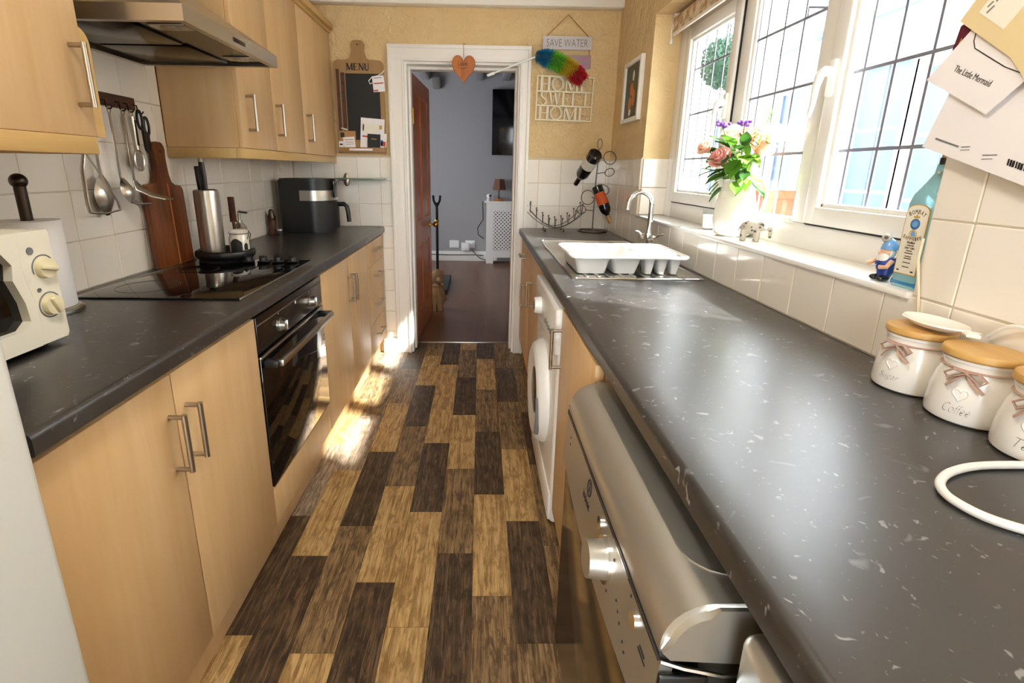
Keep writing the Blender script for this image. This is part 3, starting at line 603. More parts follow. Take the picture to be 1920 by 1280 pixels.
obj('body', MB().lathe([(0, 0), (.038, 0), (.041, .004), (.041, .072), (.036, .082), (.036, .088), (0, .088)], (jx, jy, jz)), 'ceramic', jr)
obj('lid', MB().lathe([(.037, .089), (.040, .091), (.040, .099), (.032, .106), (0, .108)], (jx, jy, jz)), 'ceramic', jr)
obj('seal', MB().lathe([(.0, .0882), (.0395, .0882), (.0395, .0905), (0, .0905)], (jx, jy, jz)), 'black_plastic', jr)
obj('clasp', MB().tube([(jx+.041, jy-.012, jz+.065), (jx+.048, jy-.010, jz+.085), (jx+.044, jy, jz+.098), (jx+.048, jy+.010, jz+.085), (jx+.041, jy+.012, jz+.065)], .002, 6), 'wire', jr)
pm = MB()
for a0, a1, z0, z1 in ((-120, -50, .01, .07), (-40, -15, .02, .05), (5, 30, .035, .066)):
    pm.quadgrid(lambda u, v, a0=a0, a1=a1, z0=z0, z1=z1: (jx+.0416*math.cos(R(a0+(a1-a0)*u)), jy+.0416*math.sin(R(a0+(a1-a0)*u)), jz+z0+(z1-z0)*v*(.7+.3*math.sin(u*3.14))), 8, 3)
obj('print', pm, 'ink', jr)
sp = thing('wooden_spatula', 'brown wooden spatula propped behind the steel knife block', 'spatula', (-1.09, 2.2, TZ+.0))
obj('blade', MB().box(-1.107, -1.077, 2.196, 2.202, 1.08, 1.19, .003), 'rail_brown', sp); obj('shaft', MB().cyl((-1.09, 2.2, WZ+.001), (-1.092, 2.199, 1.085), .006, n=10), 'rail_brown', sp)
sh = thing('pump_dispenser', 'small steel-capped pump dispenser beside the clip-top jar', 'dispenser', (-1.10, 2.27, WZ))
obj('bottle', MB().lathe([(0, 0), (.03, 0), (.03, .12), (.012, .14), (.012, .15), (0, .15)], (-1.10, 2.27, WZ)), 'steel', sh); obj('pump', MB().cyl((-1.10, 2.27, WZ+.15), (-1.10, 2.27, WZ+.19), .005).tube([(-1.10, 2.27, WZ+.19), (-1.06, 2.27, WZ+.185)], .005, 8), 'steel', sh)
# air fryer
af = thing('air_fryer', 'black air fryer with a steel band at the far end of the left worktop', 'air fryer', (-1.07, 3.14, WZ))
def dsec(x0, x1, yc, hw, r):                                         # D-shaped plan, round towards +x
    return [(x0+.02, yc-hw), ]+[(x1-r+r*math.cos(R(a)), yc+hw*math.sin(R(a))) for a in range(-90, 91, 12)]+[(x0+.02, yc+hw), (x0, yc+hw-.02), (x0, yc-hw+.02)]
P0 = dsec(-1.21, -.90, 3.14, .135, .13)
obj('body', MB().prism(P0, 'xy', WZ+.012, 1.245).prism([(a*.97-.032, (b-3.14)*.95+3.14) for a, b in P0], 'xy', 1.245, 1.255), 'black_plastic', af, smooth=30)
obj('steel_band', MB().prism(dsec(-1.10, -.897, 3.14, .1375, .13), 'xy', 1.125, 1.185), 'steel', af, smooth=30)
obj('touch_panel', MB().box(-.905, -.893, 3.085, 3.195, 1.14, 1.24, .006), 'black_gloss', af)
bk = obj('basket_front', MB().prism(dsec(-1.05, -.892, 3.14, .118, .115), 'xy', .955, 1.11), 'black_matt', af, smooth=30)
obj('handle', MB().tube([(-.895, 3.14, 1.098), (-.855, 3.14, 1.10), (-.838, 3.14, 1.085), (-.832, 3.14, 1.05), (-.828, 3.14, .99)], .014, 12), 'black_plastic', bk)
obj('foot', MB().prism([(a*.9-.1, (b-3.14)*.85+3.14) for a, b in P0], 'xy', WZ+.0005, WZ+.013), 'black_plastic', af)
sj = thing('spice_grinder', 'small dark wooden grinder beside the air fryer', 'grinder', (-1.225, 2.92, WZ))
obj('body', MB().lathe([(0, 0), (.024, 0), (.026, .01), (.02, .04), (.022, .08), (.024, .09), (0, .09)], (-1.225, 2.92, WZ)), 'rail_brown', sj); obj('top', MB().lathe([(0, .091), (.022, .091), (.024, .105), (.014, .125), (.016, .135), (.008, .15), (0, .152)], (-1.225, 2.92, WZ)), 'dark_steel', sj)
pb = thing('spice_jar', 'tiny black jar with steel lid next to the grinder on the left worktop', 'jar', (-1.17, 2.885, WZ))
obj('body', MB().lathe([(0, 0), (.017, 0), (.017, .03), (0, .03)], (-1.17, 2.885, WZ)), 'black_plastic', pb); obj('lid', MB().lathe([(0, .0301), (.016, .0301), (.016, .04), (0, .042)], (-1.17, 2.885, WZ)), 'steel', pb)
ck = thing('cup_hook', 'white cup hook screwed under the far wall cabinet', 'hook', (-1.2, 3.0, 1.33)); obj('hook', MB().tube([(-1.18, 3.0, 1.36), (-1.18, 3.0, 1.335)]+arc((-1.168, 1.325), .012, 140, 400, 10, 'xz', 3.0), .0025, 6), 'plastic_white', ck)
obj('cable', MB().tube([(-1.2, 3.02, 1.36), (-1.215, 3.05, 1.30), (-1.2, 3.08, 1.255)], .003, 6), 'paint_cream', ck)
# utensil rail on left wall with hanging utensils
ur = thing('utensil_rail', 'dark brown wooden hook rail fixed to the tiles left of the chopping board', 'rail', (-1.255, 1.70, 1.525))
obj('board', MB().box(-1.2615, -1.247, 1.50, 1.905, 1.508, 1.55, .004), 'rail_brown', ur)
HK = [1.53, 1.60, 1.66, 1.735, 1.80, 1.84, 1.89]
for y in HK: obj('hook', MB().tube([(-1.247, y, 1.525), (-1.235, y, 1.524), (-1.233, y, 1.508)]+[(-1.223-.010*math.cos(R(a)), y, 1.506-.010*math.sin(R(a))) for a in range(20, 180, 30)], .0022, 6), 'iron', ur)
G = 'utensils hanging from the hook rail'
def stem(y, z0, z1, wd=.007, x=-1.226): return MB().box(x-.0015, x+.0015, y-wd, y+wd, z0, z1, .001, 1)
def ringtop(y, x=-1.226): return [(x, y+.008*math.cos(R(a)), 1.492+.010*math.sin(R(a))) for a in range(0, 360, 30)]
# potato masher
t = thing('potato_masher', 'steel potato masher with splayed flat legs hanging nearest the cabinet', 'masher', (-1.226, 1.565, 1.17), G)
obj('shaft', MB().tube(ringtop(1.60), .0018, 5, closed=True).cyl((-1.226, 1.60, 1.482), (-1.222, 1.59, 1.36), .006, n=10), 'steel', t)
obj('leg', MB().tube([(-1.222, 1.59, 1.36), (-1.215, 1.56, 1.30), (-1.21, 1.55, 1.20), (-1.21, 1.555, 1.172)], .006, 6, flat=.35), 'steel', t)
obj('leg', MB().tube([(-1.222, 1.59, 1.36), (-1.205, 1.63, 1.27), (-1.195, 1.66, 1.20), (-1.195, 1.665, 1.176)], .006, 6, flat=.35), 'steel', t)
obj('mash_wire', MB().tube([(-1.21, 1.555, 1.172), (-1.203, 1.61, 1.166), (-1.195, 1.665, 1.174)], .003, 6), 'steel', t)
t = thing('ladle', 'steel ladle with a wide shiny bowl hanging behind the potato masher', 'ladle', (-1.235, 1.66, 1.15), G)
obj('shaft', MB().tube(ringtop(1.66, -1.236), .0018, 5, closed=True).box(-1.238, -1.235, 1.654, 1.666, 1.28, 1.482, .001, 1), 'steel', t)
m = MB(); m.quadgrid(lambda u, v: (-1.236+.004*1+.022*math.sin(math.pi*min(1, v*1.0))*.9*(1-abs(2*u-1)**2), 1.655+(u-.5)*2*.042*math.sin(math.pi*(.08+.86*v)), 1.285-.13*v), 12, 12); obj('bowl', m, 'steel', t)
t = thing('serving_spoon', 'steel slotted serving spoon hanging between the ladle and the fish slice', 'spoon', (-1.226, 1.735, 1.18), G)
obj('shaft', MB().tube(ringtop(1.735), .0018, 5, closed=True).box(-1.2275, -1.2245, 1.73, 1.740, 1.27, 1.482, .001, 1), 'steel', t)
m = MB(); m.quadgrid(lambda u, v: (-1.222+.018*math.sin(math.pi*v)*(1-abs(2*u-1)**2)+.02*v, 1.737+(u-.5)*2*.03*math.sin(math.pi*(.08+.84*v)), 1.275-.085*v), 10, 10); obj('bowl', m, 'steel', t)
for k in (-1, 0, 1): obj('prong', MB().tube([(-1.205, 1.745+k*.014, 1.20), (-1.19, 1.76+k*.016, 1.186), (-1.17, 1.775+k*.016, 1.187)], .003, 6), 'steel', t)
t = thing('fish_slice', 'steel slotted fish slice with fanned prongs hanging near the chopping board', 'fish slice', (-1.226, 1.80, 1.19), G)
obj('shaft', MB().tube(ringtop(1.80), .0018, 5, closed=True).box(-1.2275, -1.2245, 1.794, 1.806, 1.26, 1.482, .001, 1), 'steel', t)
for k in range(6):
    f = k-2.5; obj('prong', MB().tube([(-1.225, 1.80+f*.003, 1.262), (-1.21, 1.803+f*.008, 1.235), (-1.18, 1.83+f*.0095, 1.212), (-1.15, 1.86+f*.009, 1.20)], .0035, 6, flat=.4), 'steel', t)
obj('shoulder', MB().prism([(1.792, 1.265), (1.808, 1.265), (1.822, 1.238), (1.782, 1.238)], 'yz', -1.226, -1.22), 'steel', t)
obj('tip_bar', MB().tube([(-1.15, 1.838, 1.20), (-1.146, 1.862, 1.199), (-1.15, 1.884, 1.20)], .003, 6), 'steel', t)
t = thing('hanging_utensil', 'steel utensil with striped handle and round head hanging beside the scissors', 'utensil', (-1.226, 1.84, 1.31), G)
obj('shaft', MB().tube(ringtop(1.84), .0018, 5, closed=True).cyl((-1.226, 1.84, 1.482), (-1.226, 1.843, 1.37), .011, .009, 12), 'steel', t); obj('grip', MB().box(-1.2165, -1.214, 1.836, 1.844, 1.385, 1.47, .001, 1), 'black_plastic', t)
obj('round_head', MB().cyl((-1.228, 1.845, 1.335), (-1.224, 1.845, 1.335), .026, n=28).tube([(-1.226, 1.845+.024*math.cos(R(a)), 1.335+.036*math.sin(R(a))) for a in range(0, 360, 20)], .004, 6, closed=True), 'steel', t)
t = thing('scissors', 'black-handled kitchen scissors hanging at the end of the hook rail', 'scissors', (-1.226, 1.89, 1.3), G)
m = MB()
for s, zc in ((-1, 1.475), (1, 1.455)): m.tube([(-1.224, 1.895+s*.016+.013*math.cos(R(a)), zc+.032*math.sin(R(a))) for a in range(0, 360, 20)], .0045, 8, closed=True)
m.prism([(1.884, 1.445), (1.916, 1.43), (1.913, 1.375), (1.905, 1.36), (1.893, 1.36), (1.886, 1.38)], 'yz', -1.228, -1.220); obj('handles', m, 'black_plastic', t)
obj('blade', MB().prism([(1.890, 1.37), (1.902, 1.37), (1.899, 1.315), (1.896, 1.303)], 'yz', -1.2265, -1.2245), 'steel', t); obj('blade', MB().prism([(1.898, 1.37), (1.910, 1.37), (1.906, 1.325), (1.899, 1.303)], 'yz', -1.2243, -1.2223), 'black_plastic', t)
# ================================================================== END WALL
EY = 3.43
def strokes(ch):
    s = .035                                                         # serif thickness
    def stem(x, w=.15): return [(x, 0, x, 1, w), (x-w*.5-.07, s/2, x+w*.5+.07, s/2, s), (x-w*.5-.07, 1-s/2, x+w*.5+.07, 1-s/2, s)]
    if ch == 'H': return stem(.2)+stem(.8)+[(.2, .5, .8, .5, .06)]
    if ch == 'E': return [(.22, 0, .22, 1, .15), (.05, s/2, .82, s/2, .05), (.05, 1-s/2, .8, 1-s/2, .05), (.22, .5, .6, .5, .05), (.8, 0, .84, .22, .05), (.78, 1, .8, .8, .05), (.6, .4, .6, .6, .05)]
    if ch == 'M': return [(.14, 0, .14, 1, .07), (.86, 0, .86, 1, .15), (.16, 1, .5, .05, .15), (.84, 1, .5, .05, .07), (.02, s/2, .27, s/2, s), (.7, s/2, 1, s/2, s), (.02, 1-s/2, .22, 1-s/2, s), (.8, 1-s/2, 1, 1-s/2, s)]
    if ch == 'W': return [(.1, 1, .32, .02, .13), (.32, .02, .5, .95, .06), (.5, .95, .7, .02, .13), (.7, .02, .9, 1, .06), (0, 1-s/2, .24, 1-s/2, s), (.38, 1-s/2, .6, 1-s/2, s), (.8, 1-s/2, 1, 1-s/2, s)]
    if ch == 'T': return [(.5, 0, .5, 1, .15), (.32, s/2, .68, s/2, s), (.08, 1-s, .92, 1-s, .06), (.08, 1, .1, .76, .05), (.92, 1, .9, .76, .05)]
    if ch == 'N': return [(.15, 0, .15, 1, .07), (.85, 0, .85, 1, .07), (.15, 1, .85, 0, .15), (.03, s/2, .28, s/2, s), (.7, 1-s/2, .98, 1-s/2, s), (.02, 1-s/2, .2, 1-s/2, s)]
    if ch == 'U': return [(.2, .25, .2, 1, .15), (.8, .25, .8, 1, .07), (.05, 1-s/2, .36, 1-s/2, s), (.68, 1-s/2, .92, 1-s/2, s)]+[(.5-.3*math.cos(R(a)), .27-.25*math.sin(R(a)), .5-.3*math.cos(R(a+20)), .27-.25*math.sin(R(a+20)), .13-.06*a/180) for a in range(0, 180, 20)]
    if ch == 'O': return [(.5+.40*math.cos(R(a)), .5+.47*math.sin(R(a)), .5+.40*math.cos(R(a+15)), .5+.47*math.sin(R(a+15)), .05+.11*abs(math.cos(R(a+7)))) for a in range(0, 360, 15)]
    if ch == 'S':
        p = [(.78, .74), (.76, .86), (.65, .95), (.5, .97), (.34, .93), (.26, .8), (.3, .66), (.45, .56), (.62, .47), (.75, .36), (.77, .2), (.66, .07), (.5, .03), (.33, .06), (.23, .16), (.2, .3)]
        return [(a[0], a[1], b[0], b[1], .06+.09*(4 <= k <= 10)) for k, (a, b) in enumerate(zip(p, p[1:]))]
def word(m, txt, x0, x1, z0, z1, ya, yb, bold=1.35):
    W = {'M': 1.25, 'W': 1.3, 'O': 1.1}; tot = sum(W.get(c, 1) for c in txt); u = (x1-x0)/tot; x = x0
    for c in txt:
        w_ = u*W.get(c, 1)
        for (a, b, c2, d, t) in strokes(c):
            p, q = Vector((x+a*w_, z0+b*(z1-z0))), Vector((x+c2*w_, z0+d*(z1-z0))); dd = q-p
            if dd.length < 1e-6: continue
            n = Vector((-dd.y, dd.x)).normalized()*t*u*.5*bold; e = dd.normalized()*min(.004, t*u*.12)
            m.prism([tuple(p-e-n), tuple(q+e-n), tuple(q+e+n), tuple(p-e+n)], 'xz', ya, yb)
        x += w_
# menu board
mb_ = thing('menu_board', 'wooden paddle-shaped menu chalkboard hanging left of the doorway', 'board', (-.79, EY, 1.415))
pts = paddle(.160, .57, .685, .042, .03)
obj('board', MB().prism([(-.787+a, 1.415+b) for a, b in pts], 'xz', EY-.012, EY), 'tan_wood', mb_)
obj('chalkboard', MB().box(-.872, -.655, EY-.0145, EY-.0122, 1.50, 1.905), 'black_matt', mb_)
obj('side_strip', MB().box(-.932, -.912, EY-.014, EY-.0122, 1.52, 1.93).box(-.903, -.878, EY-.0145, EY-.0122, 1.52, 1.91), 'rail_brown', mb_)
m = MB(); word(m, 'MENU', -.865, -.715, 1.925, 1.965, EY-.0135, EY-.0115, 1.75); obj('lettering', m, 'ink', mb_)
m = MB()
for z in (1.895, 1.845, 1.79, 1.74): m.box(-.896, -.886, EY-.0152, EY-.0143, z-.002, z+.005).box(-.893, -.889, EY-.0152, EY-.0143, z-.006, z-.002)
o = obj('day_mark', m, 'ink', mb_); o['kind'] = 'stuff'
obj('hanging_hole', MB().cyl((-.787, EY-.0128, 2.075), (-.787, EY-.011, 2.075), .005), 'ink', mb_)
obj('pocket_rail', MB().box(-.94, -.632, EY-.03, EY-.0125, 1.422, 1.452, .002), 'tan_wood', mb_)
obj('pocket_label', MB().box(-.868, -.715, EY-.0312, EY-.0302, 1.432, 1.445), 'paper', mb_)
def card(name, label, cat, x, z, w_, h_, ang, yy, mat, extra=(), group=None):
    t = thing(name, label, cat, (x, yy, z-h_/2), group)
    mt = Matrix.Translation((x, yy, z)) @ Matrix.Rotation(R(ang), 4, 'Y')
    g = MB().box(-w_/2, w_/2, -.0008, .0008, -h_/2, h_/2); g.bm.transform(mt); obj('sheet', g, mat, t)
    for (a, b, c, d, em) in extra:
        g = MB().box(a*w_, b*w_, -.0014, -.0009, c*h_, d*h_); g.bm.transform(mt); obj('print', g, em, t)
    return t
GC = 'cards tucked in the menu board pocket'
card('envelope', 'brown kraft envelope tucked in the menu board pocket', 'envelope', -.878, 1.505, .105, .10, 0, EY-.016, 'kraft', [(-.45, -.2, .1, .4, 'ink')], GC)
card('letter', 'tall white letter standing in the menu board pocket', 'letter', -.715, 1.535, .155, .20, 4, EY-.016, 'paper', [(-.4, .3, .05, .3, 'label_white'), (-.42, .42, -.1, -.05, 'print_red'), (.28, .4, .18, .3, 'print_gold'), (-.42, -.36, .1, .3, 'grey_print')], GC)
card('note_card', 'pinkish white note card in front of the kraft envelope', 'card', -.868, 1.475, .075, .085, -4, EY-.020, 'paper', [(-.4, .4, .28, .32, 'print_red'), (-.38, .38, .1, .13, 'grey_print'), (-.38, .38, -.05, -.02, 'grey_print')], GC)
card('black_card', 'black square card leaning in front of the tall letter', 'card', -.706, 1.485, .085, .105, 3, EY-.021, 'black_matt', [(-.2, .2, .18, .22, 'print_gold')], GC)
card('leaflet', 'white leaflet sticking out at the right of the menu board pocket', 'leaflet', -.652, 1.50, .06, .085, 5, EY-.019, 'paper', [(-.4, .1, -.4, .0, 'print_blue'), (-.1, .4, -.45, -.1, 'print_red')], GC)
card('small_ticket', 'small patterned ticket at the left of the menu board pocket', 'ticket', -.922, 1.465, .03, .05, 0, EY-.022, 'paper', [(-.3, .3, 0, .2, 'ink')], GC)
tg = card('gift_tag', 'white gift tag with red print hanging on the menu board', 'tag', -.66, 1.845, .075, .095, -5, EY-.018, 'paper', [(-.35, .35, .36, .40, 'grey_print'), (-.42, .42, .0, .07, 'print_red'), (-.45, -.1, -.46, -.36, 'print_red')])
obj('ribbon', MB().tube([(-.664, EY-.019, 1.893), (-.70, EY-.02, 1.885), (-.722, EY-.021, 1.862), (-.715, EY-.02, 1.843), (-.70, EY-.02, 1.85)], .003, 6).tube([(-.664, EY-.019, 1.893), (-.64, EY-.02, 1.905), (-.62, EY-.02, 1.925)], .003, 6), 'paper', tg)
ch = tag(obj('chalk_stick', MB().cyl((-.915, EY-.019, 1.572), (-.878, EY-.019, 1.562), .005, n=10), 'plastic_white'), 'white stick of chalk on the side of the menu board', 'chalk')
# glass shelf
gs = thing('glass_shelf', 'narrow clear glass shelf with oval steel bracket by the air fryer', 'shelf', (-.80, EY, 1.25))
plain('shelf_glass', (150, 190, 170), .08, trans=.6)
obj('shelf', MB().box(-.96, -.628, EY-.105, EY-.002, 1.247, 1.255, .002), 'shelf_glass', gs)
obj('bracket', MB().sph((-.905, EY-.008, 1.243), .035, (.62, .25, 1.25)), 'nickel', gs)
# wooden heart
ht = thing('heart_ornament', 'orange wooden heart reading Love hanging over the doorway', 'ornament', (-.117, EY-.03, 1.85))
hp = []
for k in range(40):
    a = k*math.tau/40; hp.append((-.112+.0047*16*math.sin(a)**3, 1.945+.0059*(13*math.cos(a)-5*math.cos(2*a)-2*math.cos(3*a)-math.cos(4*a))))
m = MB(); m.prism(hp, 'xz', EY-.056, EY-.034); bmesh.ops.bevel(m.bm, geom=[e for e in m.bm.edges if abs(e.verts[0].co.y-e.verts[1].co.y) < 1e-5], offset=.005, segments=3, affect='EDGES'); obj('heart', m, 'heart_wood', ht)
obj('lettering', MB().text('Love', .058, .026, f_end(-.118, EY-.0562, 1.967)).tube([(-.15, EY-.0565, 1.945), (-.12, EY-.0567, 1.935), (-.09, EY-.0565, 1.944)], .0012, 5), 'ink', ht)
obj('string', MB().tube([(-.112, EY-.045, 2.005), (-.113, EY-.045, 2.084), (-.10, EY-.02, 2.085)], .0018, 6), 'rope', ht)
# SAVE WATER sign
sg = thing('hanging_sign', 'pair of small hanging wooden plaques reading SAVE WATER', 'sign', (.55, EY, 1.955))
obj('plaque', MB().box(.391, .703, EY-.014, EY-.004, 2.066, 2.145, .002), 'grey_sign', sg)
obj('plaque', MB().box(.394, .703, EY-.014, EY-.004, 1.957, 2.035, .002), 'purple_sign', sg)
obj('lettering', MB().text('SAVE WATER', .262, .043, f_end(.546, EY-.0142, 2.105), thin=.022), 'ink', sg)
for x_, z_ in ((.62, 2.012), (.61, 1.972)): obj('printed_line', MB().box(x_, .695, EY-.0152, EY-.0141, z_, z_+.005), 'pink_print', sg)
obj('rope', MB().tube([(.415, EY-.012, 2.143), (.545, EY-.008, 2.268), (.68, EY-.012, 2.143)], .003, 6).tube([(.69, EY-.009, 2.03), (.69, EY-.009, 2.07)], .0025, 6).tube([(.405, EY-.009, 2.03), (.405, EY-.009, 2.07)], .0025, 6), 'rope', sg)
# HOME SWEET HOME
hs2 = thing('home_sign', 'cream cut-out wooden sign reading HOME SWEET HOME on the end wall', 'sign', (.54, EY, 1.64))
m = MB(); x0, x1 = .355, .728
for z in (1.64, 1.728, 1.815, 1.905): m.box(x0, x1, EY-.026, EY-.010, z-.005, z+.005, .001, 1)
m.box(x0, x0+.01, EY-.0265, EY-.010, 1.636, 1.909, .001, 1).box(x1-.01, x1, EY-.0265, EY-.010, 1.636, 1.909, .001, 1)
obj('frame', m, 'paint_cream', hs2)
for txt, z0, z1 in (('HOME', 1.643, 1.726), ('SWEET', 1.731, 1.813), ('HOME', 1.818, 1.903)):
    m = MB(); word(m, txt, x0+.018, x1-.018, z0, z1, EY-.025, EY-.011); obj('lettering', m, 'paint_cream', hs2)
hs2.rotation_euler = (0, R(1.2), 0)
# feather duster
du = thing('duster', 'rainbow fluffy duster with white handle fixed across the signs', 'duster', (.5, EY-.05, 1.87))
obj('handle', MB().cyl((.045, EY-.045, 1.903), (.36, EY-.05, 2.02), .0055, n=10).cyl((.038, EY-.045, 1.90), (.075, EY-.0455, 1.914), .009, n=10).sph((.078, EY-.0455, 1.915), .011), 'plastic_white', du)
path = [Vector(p) for p in ((.345, EY-.06, 2.017), (.40, EY-.065, 2.012), (.455, EY-.07, 1.995), (.515, EY-.07, 1.972), (.565, EY-.07, 1.95), (.605, EY-.07, 1.915), (.64, EY-.07, 1.885))]
def at_path(t):
    t = min(max(t, 0), .9999)*(len(path)-1); i = int(t); return path[i].lerp(path[i+1], t-i), (path[i+1]-path[i]).normalized()
rnd = random.Random(11)
for mt_, t0, t1 in (('fluff_blue', 0, .27), ('fluff_green', .25, .5), ('fluff_yellow', .48, .72), ('fluff_red', .7, 1)):
    m = MB()
    for k in range(1500):
        t = rnd.uniform(t0, t1); p, d = at_path(t); a = rnd.uniform(0, math.tau); n1 = d.cross(Vector((0, 1, 0))).normalized(); n2 = d.cross(n1)
        rad = .060*(.62+.38*math.sin(min(1, t*4)*1.57))*(1 if t < .85 else 1-(t-.85)*1.5)
        v = (n1*math.cos(a)+n2*math.sin(a)*.85+d*rnd.uniform(-.25, .55)).normalized(); L = rad*rnd.uniform(.75, 1.12)
        s2 = v.cross(d).normalized()*.0022; tip = p+v*L+d*rnd.uniform(-.006, .012)-Vector((0, 0, .004))
        tip.y = min(tip.y, EY-.006)
        vs = [m.bm.verts.new(q) for q in (p+s2, p-s2, p+v*L*.6-s2, tip, p+v*L*.6+s2)]; m.bm.faces.new(vs)
    o = obj('fluff', m, mt_, du, smooth=0); o['kind'] = 'stuff'
obj('core', MB().tube([tuple(p) for p in path], .02, 8), 'rubber_grey', du)
# picture on right wall
pf = thing('picture_frame', 'small white framed picture on the wall left of the window', 'picture', (.86, 3.02, 1.6))
FX = .883; y0, y1, z0, z1 = 2.855, 3.175, 1.60, 1.935; fw_ = .024
obj('frame', MB().box(FX-.025, FX, y0, y0+fw_, z0, z1, .003).box(FX-.025, FX, y1-fw_, y1, z0, z1, .003).box(FX-.0245, FX, y0+fw_, y1-fw_, z0, z0+fw_, .003).box(FX-.0245, FX, y0+fw_, y1-fw_, z1-fw_, z1, .003), 'paint_white', pf)
obj('print', MB().box(FX-.012, FX-.008, y0+fw_, y1-fw_, z0+fw_, z1-fw_), 'olive', pf)
obj('painted_flowers', MB().sph((FX-.012, 3.03, 1.78), .03, (.05, 1, 1.2)).sph((FX-.012, 2.99, 1.73), .035, (.05, .9, 1.3)).sph((FX-.012, 3.05, 1.70), .03, (.05, 1, 1.4)), 'art_orange', pf)
obj('painted_petals', MB().sph((FX-.0125, 3.01, 1.85), .018, (.05, 1, 1.6)).sph((FX-.0125, 3.04, 1.655), .02, (.05, 1, 1)), 'paper', pf)
# ================================================================== LIVING ROOM
LY = 7.234
tv = thing('television', 'black flat television mounted on the living room wall', 'television', (.6, LY, 1.52))
obj('screen', MB().box(.16, 1.10, LY-.07, LY-.03, 1.525, 2.385, .004), 'dark_screen', tv); obj('wall_mount', MB().box(.5, .9, LY-.03, LY-.001, 1.8, 2.1), 'iron', tv); obj('soundbar_bracket', MB().box(.48, .60, LY-.05, LY-.001, 1.37, 1.45, .01), 'rail_brown', tv)
rc = thing('radiator_cover', 'white radiator cover with diamond lattice in the living room', 'radiator cover', (.7, LY-.1, 0))
RY = LY-.2; rx0, rx1 = .095, 1.08
obj('top', MB().box(rx0-.03, rx1+.03, RY-.02, LY-.022, .872, .895, .004), 'paint_white', rc)
obj('side', MB().box(rx0, rx0+.02, RY, LY-.022, .004, .872), 'paint_white', rc); obj('side', MB().box(rx1-.02, rx1, RY, LY-.022, .004, .872), 'paint_white', rc)
m = MB(); m.box(rx0, .20, RY-.002, RY+.018, .004, .872).box(rx1-.1, rx1, RY-.002, RY+.018, .004, .872).box(.2, rx1-.1, RY-.002, RY+.018, .76, .872).box(.2, rx1-.1, RY-.002, RY+.018, .09, .19).box(.2, .26, RY-.002, RY+.018, .05, .09, .01); obj('front', m, 'paint_white', rc)
m = MB(); px, pz, st = 1.0, .57, .052
a0, a1, b0, b1 = .2, rx1-.1, .19, .76
k = a0-(b1-b0)
while k < a1:
    for s in (1, -1):
        zs, ze = b0, b1; xs, xe = (k, k+(b1-b0)) if s > 0 else (k+(b1-b0), k)
        ts = [0, 1]
        def clip(xs, zs, xe, ze):
            out = []
            t0, t1 = 0., 1.
            d = xe-xs
            ta, tb = (a0-xs)/d, (a1-xs)/d
            if ta > tb: ta, tb = tb, ta
            t0, t1 = max(t0, ta), min(t1, tb)
            return None if t0 >= t1 else (xs+d*t0, zs+(ze-zs)*t0, xs+d*t1, zs+(ze-zs)*t1)
        c = clip(xs, zs, xe, ze)
        if c:
            p, q = Vector((c[0], c[1])), Vector((c[2], c[3])); n = Vector((-(q-p).y, (q-p).x)).normalized()*.010
            m.prism([tuple(p-n), tuple(q-n), tuple(q+n), tuple(p+n)], 'xz', RY+.002+.002*(s > 0), RY+.010+.002*(s > 0))
    k += st
obj('lattice', m, 'paint_white', rc, smooth=0); obj('backing', MB().box(.19, rx1-.09, RY+.06, RY+.07, .08, .80), 'iron', rc)
lp = thing('table_lamp', 'small table lamp with brown shade on the radiator cover', 'lamp', (.27, LY-.11, .896))
obj('base', MB().box(.20, .33, LY-.16, LY-.06, .8955, .925, .006), 'heart_wood', lp); obj('stem', MB().cyl((.27, LY-.11, .925), (.27, LY-.11, 1.06), .007), 'iron', lp)
obj('shade', MB().lathe([(.085, 0), (.095, .0), (.065, .15), (.06, .15), (.085, 0)], (.275, LY-.11, 1.05), 4).xf(Matrix.Identity(4)), 'lamp_shade', lp, smooth=0)
sc_ = thing('security_camera', 'small white round camera beside the lamp on the radiator cover', 'camera', (.10, LY-.13, .896))
obj('base', MB().lathe([(0, 0), (.03, 0), (.025, .03), (.012, .05), (0, .05)], (.125, LY-.13, .8955)), 'plastic_white', sc_); obj('head', MB().sph((.125, LY-.13, .965), .032), 'plastic_white', sc_); obj('lens', MB().sph((.145, LY-.155, .968), .018, (1, .6, 1)), 'black_gloss', sc_)
for i, (x, lb) in enumerate(((-.375, 'white double wall socket without plugs near the living room floor'), (-.14, 'white wall socket with a plug-in adaptor beside the radiator cover'))):
    s = thing('wall_socket', lb, 'socket', (x, LY, .21)); obj('plate', MB().box(x-.07, x+.07, LY-.012, LY-.001, .20, .31, .004), 'plastic_white', s)
    obj('switch', MB().box(x-.05, x-.03, LY-.016, LY-.012, .27, .295).box(x+.03, x+.05, LY-.016, LY-.012, .27, .295), 'paper', s)
    if i: obj('adaptor', MB().box(x-.13, x-.01, LY-.07, LY-.012, .16, .28, .01), 'plastic_white', s); obj('cable', MB().tube([(x+.02, LY-.05, .2), (x+.06, LY-.06, .14), (x+.14, LY-.07, .06), (x+.28, LY-.1, .02)], .008, 6), 'rubber_grey', s)
tag(obj('wall_cable', MB().tube([(-.75, LY-.028, .10), (-.4, LY-.028, .095), (-.1, LY-.028, .10), (.06, LY-.03, .09)], .006, 6), 'iron'), 'dark cable running along the living room skirting board', 'cable')
tag(obj('lamp_cable', MB().tube([(.04, LY-.02, .88), (.05, LY-.03, .62), (-.03, LY-.03, .5), (-.02, LY-.03, .40), (.06, LY-.04, .34)], .006, 6), 'iron'), 'dark looping cable hanging down beside the radiator cover', 'cable')
sd = thing('wall_sensor', 'small grey sensor high on the living room wall', 'sensor', (-.6, LY, 2.4)); obj('case', MB().box(-.66, -.54, LY-.08, LY-.001, 2.38, 2.54, .03, 3), 'rubber_grey', sd)
